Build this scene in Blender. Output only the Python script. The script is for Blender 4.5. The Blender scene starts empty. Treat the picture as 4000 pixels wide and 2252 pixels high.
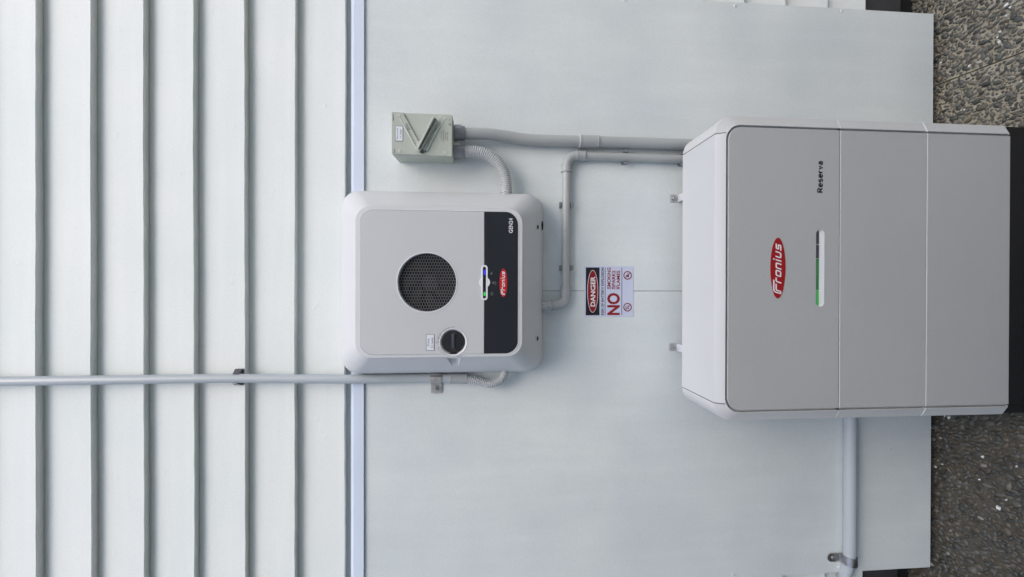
import bpy, bmesh, math, random
from mathutils import Vector, Matrix
random.seed(11)
R = math.radians
sc = bpy.context.scene
COL = sc.collection

# ------------------------------------------------------------------ camera
cam = bpy.data.cameras.new('camera')
cam.sensor_fit = 'HORIZONTAL'; cam.sensor_width = 36.0
cam.lens = 1536.0 / 4000.0 * 36.0
cam.clip_start = 0.02; cam.clip_end = 400.0
camo = bpy.data.objects.new('camera', cam); COL.objects.link(camo)
_p, _y, _r = 0.074, -0.0037, -0.0018       # pitch down, yaw, roll; the phone is held sideways
A = Matrix(((math.cos(_y), 0, -math.sin(_y)), (0, 1, 0), (math.sin(_y), 0, math.cos(_y))))
B = Matrix(((1, 0, 0), (0, math.cos(_p), math.sin(_p)), (0, -math.sin(_p), math.cos(_p))))
Cm = Matrix(((math.cos(_r), -math.sin(_r), 0), (math.sin(_r), math.cos(_r), 0), (0, 0, 1)))
Q = Cm @ B @ A                              # rows: right, up, forward in (X, Z, depth)
def _row(i): return Vector((Q[i][0], Q[i][2], Q[i][1]))
xa, ya, za = -_row(1), _row(0), -_row(2)
camo.matrix_world = Matrix(((xa.x, ya.x, za.x, 0), (xa.y, ya.y, za.y, -1.2241), (xa.z, ya.z, za.z, 1.54), (0, 0, 0, 1)))
sc.camera = camo

# ------------------------------------------------------------------ light
SUN_EL, SUN_AZ = 52.0, 24.0                 # azimuth measured from straight in front of the wall towards the right
world = bpy.data.worlds.new('World'); sc.world = world; world.use_nodes = True
wn = world.node_tree.nodes; wl = world.node_tree.links
sky = wn.new('ShaderNodeTexSky'); sky.sky_type = 'NISHITA'; sky.sun_disc = False
sky.sun_elevation = R(SUN_EL); sky.sun_rotation = R(180 - SUN_AZ)
sky.air_density = 1.0; sky.dust_density = 3.2; sky.ozone_density = 1.0
bg = wn['Background']; bg.inputs[1].default_value = 0.15
wl.new(sky.outputs[0], bg.inputs[0])
sun = bpy.data.lights.new('sun', 'SUN'); sun.energy = 0.5; sun.angle = R(45); sun.color = (1.0, 0.995, 0.97)
suno = bpy.data.objects.new('sun', sun); COL.objects.link(suno)
sd = Vector((math.sin(R(SUN_AZ)) * math.cos(R(SUN_EL)), -math.cos(R(SUN_AZ)) * math.cos(R(SUN_EL)), math.sin(R(SUN_EL))))
suno.rotation_euler = sd.to_track_quat('Z', 'Y').to_euler(); suno.location = (2, -3, 5)
sc.view_settings.view_transform = 'Standard'; sc.view_settings.look = 'None'
sc.view_settings.exposure = 0.63; sc.view_settings.gamma = 1.0; sc.view_settings.use_curve_mapping = False
sc.render.engine = 'CYCLES'
sc.cycles.max_bounces = 8; sc.cycles.diffuse_bounces = 4

# ------------------------------------------------------------------ materials
def mat(name, col, rough=0.5, metal=0.0, var=0.04, vscale=6.0, bump=0.0, bscale=300.0, spec=0.5,
        stretch=(1, 1, 1), emit=None, estr=0.0, coat=0.0, spots=0.0, col2=None, fine=0.0):
    m = bpy.data.materials.new(name); m.use_nodes = True
    nt = m.node_tree; n = nt.nodes; l = nt.links; b = n['Principled BSDF']
    b.inputs['Roughness'].default_value = rough; b.inputs['Metallic'].default_value = metal
    b.inputs['Specular IOR Level'].default_value = spec; b.inputs['Coat Weight'].default_value = coat
    tc = n.new('ShaderNodeTexCoord'); mp = n.new('ShaderNodeMapping'); l.new(tc.outputs['Object'], mp.inputs[0])
    mp.inputs['Scale'].default_value = stretch
    nz = n.new('ShaderNodeTexNoise'); nz.inputs['Scale'].default_value = vscale; nz.inputs['Detail'].default_value = 6
    l.new(mp.outputs[0], nz.inputs[0])
    rp = n.new('ShaderNodeValToRGB'); l.new(nz.outputs[0], rp.inputs[0])
    c2 = col2 or tuple(max(0, c * (1 - 2 * var)) for c in col)
    hi = tuple(min(1, c * (1 + var)) for c in col)
    rp.color_ramp.elements[0].position = 0.3; rp.color_ramp.elements[0].color = (*c2, 1)
    rp.color_ramp.elements[1].position = 0.7; rp.color_ramp.elements[1].color = (*hi, 1)
    out = rp.outputs[0]
    if fine > 0:       # fine speckle of the moulded or powder coated surface
        fz = n.new('ShaderNodeTexNoise'); fz.inputs['Scale'].default_value = 420; fz.inputs['Detail'].default_value = 2
        l.new(tc.outputs['Object'], fz.inputs[0])
        fr = n.new('ShaderNodeMapRange'); fr.inputs['From Min'].default_value = .3; fr.inputs['From Max'].default_value = .7
        fr.inputs['To Min'].default_value = 1 - fine; fr.inputs['To Max'].default_value = 1 + fine; l.new(fz.outputs[0], fr.inputs[0])
        mu = n.new('ShaderNodeVectorMath'); mu.operation = 'SCALE'; l.new(out, mu.inputs[0]); l.new(fr.outputs[0], mu.inputs['Scale']); out = mu.outputs[0]
    if spots > 0:      # sparse little dark fly specks
        vo = n.new('ShaderNodeTexVoronoi'); vo.inputs['Scale'].default_value = 9; l.new(tc.outputs['Object'], vo.inputs[0])
        lt = n.new('ShaderNodeMath'); lt.operation = 'LESS_THAN'; lt.inputs[1].default_value = spots; l.new(vo.outputs['Distance'], lt.inputs[0])
        mx = n.new('ShaderNodeMix'); mx.data_type = 'RGBA'; l.new(lt.outputs[0], mx.inputs[0])
        l.new(out, mx.inputs[6]); mx.inputs[7].default_value = (0.09, 0.08, 0.07, 1); out = mx.outputs[2]
    l.new(out, b.inputs['Base Color'])
    rr_ = n.new('ShaderNodeMapRange'); rr_.inputs['To Min'].default_value = max(0.02, rough - 0.06); rr_.inputs['To Max'].default_value = min(1, rough + 0.08)
    l.new(nz.outputs[0], rr_.inputs[0]); l.new(rr_.outputs[0], b.inputs['Roughness'])
    if bump > 0:
        bz = n.new('ShaderNodeTexNoise'); bz.inputs['Scale'].default_value = bscale; bz.inputs['Detail'].default_value = 3
        l.new(mp.outputs[0], bz.inputs[0])
        bp = n.new('ShaderNodeBump'); bp.inputs['Strength'].default_value = bump; bp.inputs['Distance'].default_value = 0.002
        l.new(bz.outputs[0], bp.inputs['Height']); l.new(bp.outputs[0], b.inputs['Normal'])
    if emit: b.inputs['Emission Color'].default_value = (*emit, 1); b.inputs['Emission Strength'].default_value = estr
    return m

def paint_mat(name, col, alt, grain, dents=True):
    """brushed house paint: cloudy colour, brush marks along X, a few knots and filled nail heads"""
    m = bpy.data.materials.new(name); m.use_nodes = True
    nt = m.node_tree; n = nt.nodes; l = nt.links; b = n['Principled BSDF']
    b.inputs['Roughness'].default_value = 0.62; b.inputs['Specular IOR Level'].default_value = 0.3
    tc = n.new('ShaderNodeTexCoord')
    nz = n.new('ShaderNodeTexNoise'); nz.inputs['Scale'].default_value = 3.2; nz.inputs['Detail'].default_value = 5; nz.inputs['Roughness'].default_value = .45
    l.new(tc.outputs['Object'], nz.inputs[0])
    rp = n.new('ShaderNodeValToRGB'); l.new(nz.outputs[0], rp.inputs[0])
    rp.color_ramp.elements[0].position = .34; rp.color_ramp.elements[0].color = (*alt, 1)
    rp.color_ramp.elements[1].position = .66; rp.color_ramp.elements[1].color = (*col, 1)
    # long soft rubbed streaks
    ms = n.new('ShaderNodeMapping'); ms.inputs['Scale'].default_value = (14, 1, 1.6) if grain == 'board' else (1.2, 1, 16); l.new(tc.outputs['Object'], ms.inputs[0])
    ns = n.new('ShaderNodeTexNoise'); ns.inputs['Scale'].default_value = 1.6; ns.inputs['Detail'].default_value = 4; l.new(ms.outputs[0], ns.inputs[0])
    sr = n.new('ShaderNodeMapRange'); sr.inputs['From Min'].default_value = .45; sr.inputs['From Max'].default_value = .8
    sr.inputs['To Min'].default_value = 1.0; sr.inputs['To Max'].default_value = 1.045; l.new(ns.outputs[0], sr.inputs[0])
    mu = n.new('ShaderNodeVectorMath'); mu.operation = 'SCALE'; l.new(rp.outputs[0], mu.inputs[0]); l.new(sr.outputs[0], mu.inputs['Scale'])
    vo = n.new('ShaderNodeTexVoronoi'); vo.inputs['Scale'].default_value = 8; l.new(tc.outputs['Object'], vo.inputs[0])
    lt = n.new('ShaderNodeMath'); lt.operation = 'LESS_THAN'; lt.inputs[1].default_value = 0.010; l.new(vo.outputs['Distance'], lt.inputs[0])
    mx = n.new('ShaderNodeMix'); mx.data_type = 'RGBA'; l.new(lt.outputs[0], mx.inputs[0]); l.new(mu.outputs[0], mx.inputs[6]); mx.inputs[7].default_value = (.12, .11, .10, 1)
    fz = n.new('ShaderNodeTexNoise'); fz.inputs['Scale'].default_value = 260; fz.inputs['Detail'].default_value = 3; l.new(tc.outputs['Object'], fz.inputs[0])
    fr = n.new('ShaderNodeMapRange'); fr.inputs['From Min'].default_value = .3; fr.inputs['From Max'].default_value = .7; fr.inputs['To Min'].default_value = .965; fr.inputs['To Max'].default_value = 1.035; l.new(fz.outputs[0], fr.inputs[0])
    mf_ = n.new('ShaderNodeVectorMath'); mf_.operation = 'SCALE'; l.new(mx.outputs[2], mf_.inputs[0]); l.new(fr.outputs[0], mf_.inputs['Scale'])
    l.new(mf_.outputs[0], b.inputs['Base Color'])
    mb = n.new('ShaderNodeMapping'); mb.inputs['Scale'].default_value = (12, 60, 160) if grain != 'board' else (90, 90, 90); l.new(tc.outputs['Object'], mb.inputs[0])
    nb = n.new('ShaderNodeTexNoise'); nb.inputs['Scale'].default_value = 1.0 if grain != 'board' else 2.5; nb.inputs['Detail'].default_value = 5; l.new(mb.outputs[0], nb.inputs[0])
    bp = n.new('ShaderNodeBump'); bp.inputs['Strength'].default_value = 0.35; bp.inputs['Distance'].default_value = 0.0009; l.new(nb.outputs[0], bp.inputs['Height'])
    # broad undulation and knots
    nk = n.new('ShaderNodeTexNoise'); nk.inputs['Scale'].default_value = 26; nk.inputs['Detail'].default_value = 2; l.new(tc.outputs['Object'], nk.inputs[0])
    kr = n.new('ShaderNodeMapRange'); kr.inputs['From Min'].default_value = .68; kr.inputs['From Max'].default_value = .78; l.new(nk.outputs[0], kr.inputs[0])
    b2 = n.new('ShaderNodeBump'); b2.inputs['Strength'].default_value = 0.5 if dents else 0.1; b2.inputs['Distance'].default_value = 0.0016
    l.new(kr.outputs[0], b2.inputs['Height']); l.new(bp.outputs[0], b2.inputs['Normal']); l.new(b2.outputs[0], b.inputs['Normal'])
    return m

M = {}
M['weatherboard'] = paint_mat('painted_timber', (.70, .73, .715), (.66, .705, .695), 'lap')
M['panel'] = paint_mat('painted_cement_board', (.70, .745, .742), (.615, .665, .68), 'board', dents=False)
M['flashing'] = mat('coated_metal_flashing', (.65, .725, .85), .4, var=.02, vscale=3)
M['edge_tan'] = mat('raw_board_edge', (.30, .27, .22), .8, var=.1)
M['plinth'] = mat('dark_plinth_paint', (.045, .045, .050), .55, var=.15, vscale=9, bump=.3, bscale=60)
M['foundation'] = mat('black_foundation', (.008, .008, .009), .8)
M['inv_plastic'] = mat('light_grey_plastic', (.64, .655, .672), .42, var=.012, vscale=4, bump=.10, bscale=900, fine=.012)
M['inv_plate'] = mat('inverter_front_plastic', (.575, .592, .61), .45, var=.012, vscale=4, bump=.10, bscale=900, fine=.012)
M['inv_white'] = mat('white_plastic_rim', (.80, .81, .84), .35, var=.01)
M['inv_black'] = mat('satin_black_panel', (.010, .013, .019), .38, var=.1, vscale=5)
M['knob'] = mat('black_knob_plastic', (.008, .009, .012), .45, var=.1)
M['knob_bar'] = mat('knob_bar_plastic', (.05, .06, .08), .38, var=.1)
M['cavity'] = mat('dark_fan_cavity', (.010, .010, .011), .7)
M['fan'] = mat('fan_blade_plastic', (.032, .032, .033), .4)
M['grille'] = mat('grey_wire_grille', (.30, .30, .31), .45, metal=.4)
M['red'] = mat('logo_red', (.52, .012, .016), .4, var=.02)
M['red_dark'] = mat('logo_red_satin', (.36, .006, .010), .45, var=.02)
M['white_print'] = mat('white_print', (.82, .83, .86), .4, var=.01)
M['black_print'] = mat('black_print', (.008, .008, .014), .5, var=.02)
M['grey_print'] = mat('grey_print', (.16, .16, .175), .5)
M['pale_print'] = mat('pale_grey_print', (.33, .34, .36), .5)
M['bat_front'] = mat('grey_powder_coat_front', (.475, .487, .487), .55, var=.012, vscale=3, bump=.25, bscale=1100, fine=.035)
M['bat_frame'] = mat('grey_frame_plastic', (.60, .61, .61), .5, var=.012, vscale=4, bump=.12, bscale=900, fine=.012)
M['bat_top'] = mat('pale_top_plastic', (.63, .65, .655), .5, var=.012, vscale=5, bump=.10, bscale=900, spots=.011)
M['bat_black'] = mat('black_base_metal', (.008, .008, .009), .6)
M['seam'] = mat('dark_gasket', (.035, .035, .038), .7)
M['led_off'] = mat('led_off_lens', (.075, .08, .10), .3)
M['led_green'] = mat('led_green_lens', (.05, .22, .08), .35, emit=(.07, .40, .12), estr=.07)
M['led_green_hot'] = mat('led_green_lens_bright', (.06, .30, .09), .35, emit=(.07, .55, .12), estr=.20)
M['led_green_dot'] = mat('led_green_dot', (.02, .3, .04), .3, emit=(.02, .7, .08), estr=.45)
M['led_blue_dot'] = mat('led_blue_dot', (.02, .03, .4), .3, emit=(.03, .05, .9), estr=.45)
M['led_glass'] = mat('led_window', (.012, .012, .016), .15)
M['iso'] = mat('isolator_grey_green', (.46, .50, .44), .42, var=.015, vscale=8, bump=.08, bscale=900, fine=.01)
M['iso_light'] = mat('isolator_edge_moulding', (.55, .58, .53), .38, var=.015)
M['iso_dark'] = mat('isolator_slot', (.12, .13, .11), .5)
M['conduit'] = mat('grey_pvc', (.40, .42, .42), .33, var=.02, vscale=7, bump=.04, bscale=300, spots=.008)
M['conduit_left'] = mat('pale_grey_pvc', (.43, .47, .50), .30, var=.02, vscale=7, bump=.04, bscale=300)
M['fitting'] = mat('grey_pvc_fitting', (.39, .41, .42), .36, var=.02, vscale=9)
M['gland'] = mat('grey_gland', (.27, .285, .31), .42, var=.03, vscale=20)
M['hose'] = mat('corrugated_hose_pvc', (.58, .60, .61), .34, var=.02, vscale=9)
M['hose_ink'] = mat('hose_ink', (.12, .12, .16), .5)
M['clip'] = mat('grey_clip_plastic', (.20, .215, .23), .4)
M['clip_dark'] = mat('galvanised_dark', (.10, .10, .115), .35, metal=.5)
M['steel'] = mat('stainless_steel', (.52, .50, .48), .28, metal=1.0, var=.12, vscale=60)
M['galv'] = mat('galvanised_steel', (.50, .49, .48), .42, metal=.45, var=.18, vscale=45)
M['bolt'] = mat('zinc_bolt', (.42, .44, .45), .35, metal=.8, var=.1, vscale=60)
M['bracket'] = mat('white_bracket_paint', (.66, .68, .72), .45)
M['bracket_grey'] = mat('bracket_grey_paint', (.42, .43, .43), .5)
M['screw'] = mat('painted_screw', (.74, .76, .78), .5)
M['hole'] = mat('screw_recess', (.02, .02, .022), .6)
M['sign'] = mat('sign_board', (.60, .64, .80), .45, var=.015)
M['sign_red'] = mat('sign_red', (.27, .006, .012), .5, var=.03)
M['sign_black'] = mat('sign_black', (.010, .008, .012), .5)
M['label'] = mat('label_white', (.74, .78, .84), .45, var=.01)
M['cement'] = mat('cement_matrix', (.345, .32, .25), .85, var=.25, vscale=34, bump=.8, bscale=220, col2=(.24, .215, .165))
M['chip'] = mat('white_quartz_chip', (.78, .79, .76), .12, var=.05)
M['earth'] = mat('worn_concrete', (.26, .25, .225), .9, var=.2, vscale=4, bump=.5, bscale=40)

def pebble_mat(attr):
    m = bpy.data.materials.new('river_pebble'); m.use_nodes = True
    nt = m.node_tree; n = nt.nodes; l = nt.links; b = n['Principled BSDF']
    if attr:
        a = n.new('ShaderNodeAttribute'); a.attribute_name = 'tone'; src = a.outputs['Fac']
    else:
        a = n.new('ShaderNodeObjectInfo'); src = a.outputs['Random']
    rp = n.new('ShaderNodeValToRGB'); l.new(src, rp.inputs[0]); cr = rp.color_ramp; cr.interpolation = 'LINEAR'
    stops = [(0, (.045, .048, .045)), (.25, (.070, .074, .068)), (.5, (.100, .103, .094)), (.68, (.125, .125, .110)), (.80, (.090, .082, .064)),
             (.90, (.12, .102, .078)), (.955, (.14, .13, .112)), (.990, (.20, .18, .15)), (.998, (.40, .38, .34))]
    cr.elements[0].position = stops[0][0]; cr.elements[0].color = (*stops[0][1], 1)
    cr.elements[1].position = stops[1][0]; cr.elements[1].color = (*stops[1][1], 1)
    for p, c in stops[2:]:
        e = cr.elements.new(p); e.color = (*c, 1)
    tc = n.new('ShaderNodeTexCoord'); nz = n.new('ShaderNodeTexNoise'); nz.inputs['Scale'].default_value = 330 ; nz.inputs['Detail'].default_value = 4
    l.new(tc.outputs['Object'], nz.inputs[0])
    mr = n.new('ShaderNodeMapRange'); mr.inputs['To Min'].default_value = .6; mr.inputs['To Max'].default_value = 1.4; l.new(nz.outputs[0], mr.inputs[0])
    mu = n.new('ShaderNodeVectorMath'); mu.operation = 'SCALE'; l.new(rp.outputs[0], mu.inputs[0]); l.new(mr.outputs[0], mu.inputs['Scale'])
    l.new(mu.outputs[0], b.inputs['Base Color'])
    b.inputs['Roughness'].default_value = .42; b.inputs['Specular IOR Level'].default_value = .5
    bp = n.new('ShaderNodeBump'); bp.inputs['Strength'].default_value = .4; bp.inputs['Distance'].default_value = .001
    l.new(nz.outputs[0], bp.inputs['Height']); l.new(bp.outputs[0], b.inputs['Normal'])
    return m
M['pebble_mass'] = pebble_mat(True); M['pebble'] = pebble_mat(False)
def grime_and_shade(m, amount):
    """damp brown dirt in patches, with shade painted in, over the left part of the paving"""
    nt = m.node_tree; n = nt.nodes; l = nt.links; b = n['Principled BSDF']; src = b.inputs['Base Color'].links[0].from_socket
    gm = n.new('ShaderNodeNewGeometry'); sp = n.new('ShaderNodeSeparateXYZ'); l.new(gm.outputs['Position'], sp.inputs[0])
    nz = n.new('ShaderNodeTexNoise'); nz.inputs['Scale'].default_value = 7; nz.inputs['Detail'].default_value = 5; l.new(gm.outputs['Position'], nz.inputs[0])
    mr = n.new('ShaderNodeMapRange'); mr.inputs['From Min'].default_value = .25; mr.inputs['From Max'].default_value = -.35  # darkens towards the left: real dirt plus shade put into the colour
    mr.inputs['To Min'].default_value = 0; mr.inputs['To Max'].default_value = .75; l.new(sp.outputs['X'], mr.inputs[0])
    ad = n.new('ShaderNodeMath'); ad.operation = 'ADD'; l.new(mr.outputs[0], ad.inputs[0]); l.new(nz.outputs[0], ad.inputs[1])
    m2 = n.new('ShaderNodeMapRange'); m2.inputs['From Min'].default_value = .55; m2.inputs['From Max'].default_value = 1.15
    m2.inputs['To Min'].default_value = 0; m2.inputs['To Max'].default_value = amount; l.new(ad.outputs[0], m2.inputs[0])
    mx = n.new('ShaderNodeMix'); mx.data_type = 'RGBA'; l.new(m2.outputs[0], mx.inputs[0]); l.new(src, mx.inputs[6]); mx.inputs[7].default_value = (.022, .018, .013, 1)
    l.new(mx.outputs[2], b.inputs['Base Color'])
grime_and_shade(M['pebble_mass'], .14); grime_and_shade(M['pebble'], .14); grime_and_shade(M['cement'], .80)

# ------------------------------------------------------------------ helpers
def W(x, d, z): return Vector((x, -d, z))     # d = distance out from the wall plane
def tag(o, label=None, cat=None, group=None, kind=None):
    for k, v in (('label', label), ('category', cat), ('group', group), ('kind', kind)):
        if v: o[k] = v
    return o
def thing(name, base, label, cat, group=None):
    o = bpy.data.objects.new(name, None); COL.objects.link(o); o.location = W(*base); o.empty_display_size = .05
    return tag(o, label, cat, group)
def origin_of(p):
    while p is not None and p.parent is not None: p = p.parent
    return Vector(p.location) if p is not None else Vector((0, 0, 0))
def obj(name, me, material, parent=None, base=None, smooth=38, label=None):
    """me is a mesh with world coordinates; it is shifted to its owner's origin"""
    org = origin_of(parent) if parent is not None else (W(*base) if base else Vector((0, 0, 0)))
    me.transform(Matrix.Translation(-org))
    me.name = name; me.materials.clear(); me.materials.append(material)
    if smooth:
        me.shade_smooth(); me.set_sharp_from_angle(angle=R(smooth))
    o = bpy.data.objects.new(name, me); COL.objects.link(o)
    if parent is not None: o.parent = parent
    else: o.location = org
    if label: o['label'] = label
    return o
def bm_mesh(bm):
    bmesh.ops.recalc_face_normals(bm, faces=bm.faces[:])
    me = bpy.data.meshes.new('m'); bm.to_mesh(me); bm.free(); return me
def join(*meshes):
    bm = bmesh.new()
    for m in meshes:
        bm.from_mesh(m); bpy.data.meshes.remove(m)
    me = bpy.data.meshes.new('m'); bm.to_mesh(me); bm.free(); return me
def box(x0, x1, d0, d1, z0, z1, bev=0.0, seg=2):
    bm = bmesh.new()
    v = [bm.verts.new(W(x, d, z)) for x in (x0, x1) for d in (d0, d1) for z in (z0, z1)]
    for f in ((0, 1, 3, 2), (4, 6, 7, 5), (0, 4, 5, 1), (2, 3, 7, 6), (0, 2, 6, 4), (1, 5, 7, 3)):
        bm.faces.new([v[i] for i in f])
    if bev > 0: bmesh.ops.bevel(bm, geom=bm.edges[:], offset=bev, segments=seg, profile=.5, affect='EDGES')
    return bm_mesh(bm)
def rr(x0, x1, z0, z1, r, n=8):
    """rounded rectangle points counter-clockwise; r one radius or four (bl, br, tr, tl)"""
    rs = r if isinstance(r, (tuple, list)) else (r,) * 4
    pts = []
    for k, (cx, cz, a0) in enumerate(((x0, z0, 180), (x1, z0, 270), (x1, z1, 0), (x0, z1, 90))):
        q = max(rs[k], 1e-5); sx = 1 if k in (0, 3) else -1; sz = 1 if k in (0, 1) else -1
        for i in range(n + 1):
            a = R(a0 + 90 * i / n); pts.append((cx + sx * q + q * math.cos(a), cz + sz * q + q * math.sin(a)))
    return pts
def circ(cx, cz, r, n=40, rz=None): return [(cx + r * math.cos(2 * math.pi * i / n), cz + (rz or r) * math.sin(2 * math.pi * i / n)) for i in range(n)]
def loft(loops, cap0=True, cap1=True, skip=None):
    """loops: list of (points2d, depth or list of depths)"""
    bm = bmesh.new(); rings = []
    for pts, d in loops:
        rings.append([bm.verts.new(W(x, d, z)) for x, z in pts])
    for r, (a, b) in enumerate(zip(rings, rings[1:])):
        n = len(a)
        for i in range(n):
            if skip and skip(r, i): continue
            bm.faces.new((a[i], a[(i + 1) % n], b[(i + 1) % n], b[i]))
    if cap0: bm.faces.new(rings[0][::-1])
    if cap1: bm.faces.new(rings[-1])
    return bm_mesh(bm)
def flat(loops, d0, d1, bev=0.0):
    """filled outline(s) with holes in the X-Z plane from depth d0 to d1, edges bevelled"""
    cu = bpy.data.curves.new('c', 'CURVE'); cu.dimensions = '2D'; cu.fill_mode = 'BOTH'
    for pts in loops:
        s = cu.splines.new('POLY'); s.points.add(len(pts) - 1)
        for p, (x, z) in zip(s.points, pts): p.co = (x, z, 0, 1)
        s.use_cyclic_u = True
    t = abs(d1 - d0) / 2; b = min(bev, t * .95)
    cu.extrude = max(t - b, 1e-6); cu.bevel_depth = b; cu.bevel_resolution = 2; cu.offset = -b
    return curve_mesh(cu, (d0 + d1) / 2)
def curve_mesh(cu, d):
    o = bpy.data.objects.new('t', cu); COL.objects.link(o)
    dg = bpy.context.evaluated_depsgraph_get()
    me = bpy.data.meshes.new_from_object(o.evaluated_get(dg))
    bpy.data.objects.remove(o); bpy.data.curves.remove(cu)
    me.transform(Matrix(((1, 0, 0, 0), (0, 0, -1, -d), (0, 1, 0, 0), (0, 0, 0, 1))))
    return me
def raw_text(s, bold=0.0, spacing=1.0, align='LEFT'):
    cu = bpy.data.curves.new('t', 'FONT'); cu.body = s; cu.size = 1; cu.offset = bold; cu.space_character = spacing
    cu.resolution_u = 3; cu.align_x = align
    o = bpy.data.objects.new('t', cu); COL.objects.link(o)
    dg = bpy.context.evaluated_depsgraph_get(); me = bpy.data.meshes.new_from_object(o.evaluated_get(dg))
    bpy.data.objects.remove(o); bpy.data.curves.remove(cu); return me
def text(s, x0, x1, z0, z1, d, bold=0.0, spacing=1.0, rot=0.0):
    """print fitted to a box on a face at depth d"""
    me = raw_text(s, bold, spacing)
    xs = [v.co.x for v in me.vertices]; ys = [v.co.y for v in me.vertices]
    a, b, c, e = min(xs), max(xs), min(ys), max(ys); cx, cz = (x0 + x1) / 2, (z0 + z1) / 2
    for v in me.vertices:
        u = (v.co.x - a) / (b - a) * (x1 - x0) - (x1 - x0) / 2; w = (v.co.y - c) / (e - c) * (z1 - z0) - (z1 - z0) / 2
        if rot: u, w = u * math.cos(rot) - w * math.sin(rot), u * math.sin(rot) + w * math.cos(rot)
        v.co = W(cx + u, d, cz + w)
    return me
def arc_text(s, cx, cz, r, a_start, step, h, d, bold=0.0):
    """letters set round a circle, tops outwards; angles in degrees, going clockwise"""
    out = []
    a = a_start
    wide = {'i': .45, 'l': .45, 'I': .5, ' ': .5, 't': .7, 'D': 1.15, 'C': 1.15, 'm': 1.4}
    for ch in s:
        w = wide.get(ch, 1.0); a -= step * w / 2
        if ch != ' ':
            me = raw_text(ch, bold); xs = [v.co.x for v in me.vertices]; mx = (min(xs) + max(xs)) / 2
            t = R(a)
            for v in me.vertices:
                u = (v.co.x - mx) * h / .7; q = v.co.y * h / .7
                v.co = W(cx + (r + q) * math.cos(t) + u * math.sin(t), d, cz + (r + q) * math.sin(t) - u * math.cos(t))
            out.append(me)
        a -= step * w / 2
    return join(*out)
def strokes(lines, th, d, tf=lambda p: p, closed=(), miter=.5):
    """flat lettering drawn with a broad pen; lines: lists of 2-d points"""
    bm = bmesh.new()
    for k, ln in enumerate(lines):
        pts = [Vector(p) for p in ln]; n = len(pts); cl = k in closed; L, Rt = [], []
        for i, p in enumerate(pts):
            if cl: t1 = (p - pts[i - 1]).normalized(); t2 = (pts[(i + 1) % n] - p).normalized()
            else:
                t2 = (pts[i + 1] - p).normalized() if i < n - 1 else (p - pts[i - 1]).normalized()
                t1 = (p - pts[i - 1]).normalized() if i > 0 else t2
            t = (t1 + t2).normalized(); nn = Vector((-t.y, t.x)); m = 1 / max(miter, nn.dot(Vector((-t1.y, t1.x))))
            for lst, s in ((L, 1), (Rt, -1)):
                q = tf(tuple(p + nn * s * th / 2 * m)); lst.append(bm.verts.new(W(q[0], d, q[1])))
        for i in range(n if cl else n - 1):
            j = (i + 1) % n; bm.faces.new((L[i], L[j], Rt[j], Rt[i]))
    return bm_mesh(bm)

# a plain bold sans drawn with a broad pen (caps 0..1 high), for the larger printing
def _a(cx, cy, rx, ry, a0, a1, n=10): return [(cx + rx * math.cos(R(a0 + (a1 - a0) * k / n)), cy + ry * math.sin(R(a0 + (a1 - a0) * k / n))) for k in range(n + 1)]
GL = {
 'A': (.72, [[(0, 0), (.36, 1), (.72, 0)], [(.13, .32), (.59, .32)]]),
 'B': (.60, [[(0, 0), (0, 1), (.30, 1)] + _a(.32, .76, .24, .24, 90, -90) + [(0, .52)], [(0, .52), (.34, .52)] + _a(.34, .26, .26, .26, 90, -90) + [(0, 0)]]),
 'D': (.64, [[(0, 0), (0, 1), (.24, 1)] + _a(.24, .5, .40, .5, 90, -90) + [(0, 0)]]),
 'E': (.52, [[(.52, 1), (0, 1), (0, 0), (.54, 0)], [(0, .52), (.48, .52)]]),
 'F': (.50, [[(.52, 1), (0, 1), (0, 0)], [(0, .50), (.44, .50)]]),
 'G': (.68, [_a(.36, .5, .36, .5, 45, 320, 16) + [(.68, .2), (.68, .46), (.38, .46)]]),
 'I': (.0, [[(0, 0), (0, 1)]]),
 'K': (.60, [[(0, 0), (0, 1)], [(.58, 1), (0, .38)], [(.20, .60), (.62, 0)]]),
 'L': (.48, [[(0, 1), (0, 0), (.50, 0)]]),
 'M': (.76, [[(0, 0), (0, 1), (.38, .12), (.76, 1), (.76, 0)]]),
 'N': (.60, [[(0, 0), (0, 1), (.60, 0), (.60, 1)]]),
 'O': (.74, [_a(.37, .5, .37, .5, 90, 452, 24)]),
 'P': (.56, [[(0, 0), (0, 1), (.30, 1)] + _a(.30, .74, .27, .26, 90, -90) + [(0, .48)]]),
 'R': (.60, [[(0, 0), (0, 1), (.30, 1)] + _a(.30, .75, .27, .25, 90, -90) + [(0, .50)], [(.30, .50), (.60, 0)]]),
 'S': (.56, [_a(.28, .76, .26, .24, 20, 250, 10) + _a(.29, .27, .27, .27, 72, -150, 12)]),
 'T': (.60, [[(0, 1), (.60, 1)], [(.30, 1), (.30, 0)]]),
 'X': (.60, [[(0, 0), (.60, 1)], [(0, 1), (.60, 0)]]),
 'Y': (.60, [[(0, 1), (.30, .45), (.60, 1)], [(.30, .45), (.30, 0)]]),
 '2': (.52, [_a(.26, .73, .25, .27, 165, -20, 8) + [(.0, .0), (.54, 0)]]),
 '4': (.58, [[(.44, 0), (.44, 1), (0, .30), (.60, .30)]]),
 'e': (.46, [[(.03, .38), (.49, .38)] + _a(.25, .36, .25, .37, 5, 315, 14)]),
 's': (.42, [_a(.21, .555, .19, .18, 25, 250, 8) + _a(.21, .19, .21, .19, 72, -150, 10)]),
 'r': (.26, [[(0, 0), (0, .74)], [(0, .42)] + _a(.26, .42, .26, .31, 170, 80, 6)]),
 'v': (.48, [[(0, .73), (.24, 0), (.48, .73)]]),
 'a': (.44, [_a(.22, .53, .19, .20, 160, 0, 6) + [(.42, .0)], [(.41, .42)] + _a(.19, .20, .20, .21, 80, 330, 10)]),
 ' ': (.22, []),
}
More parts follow.
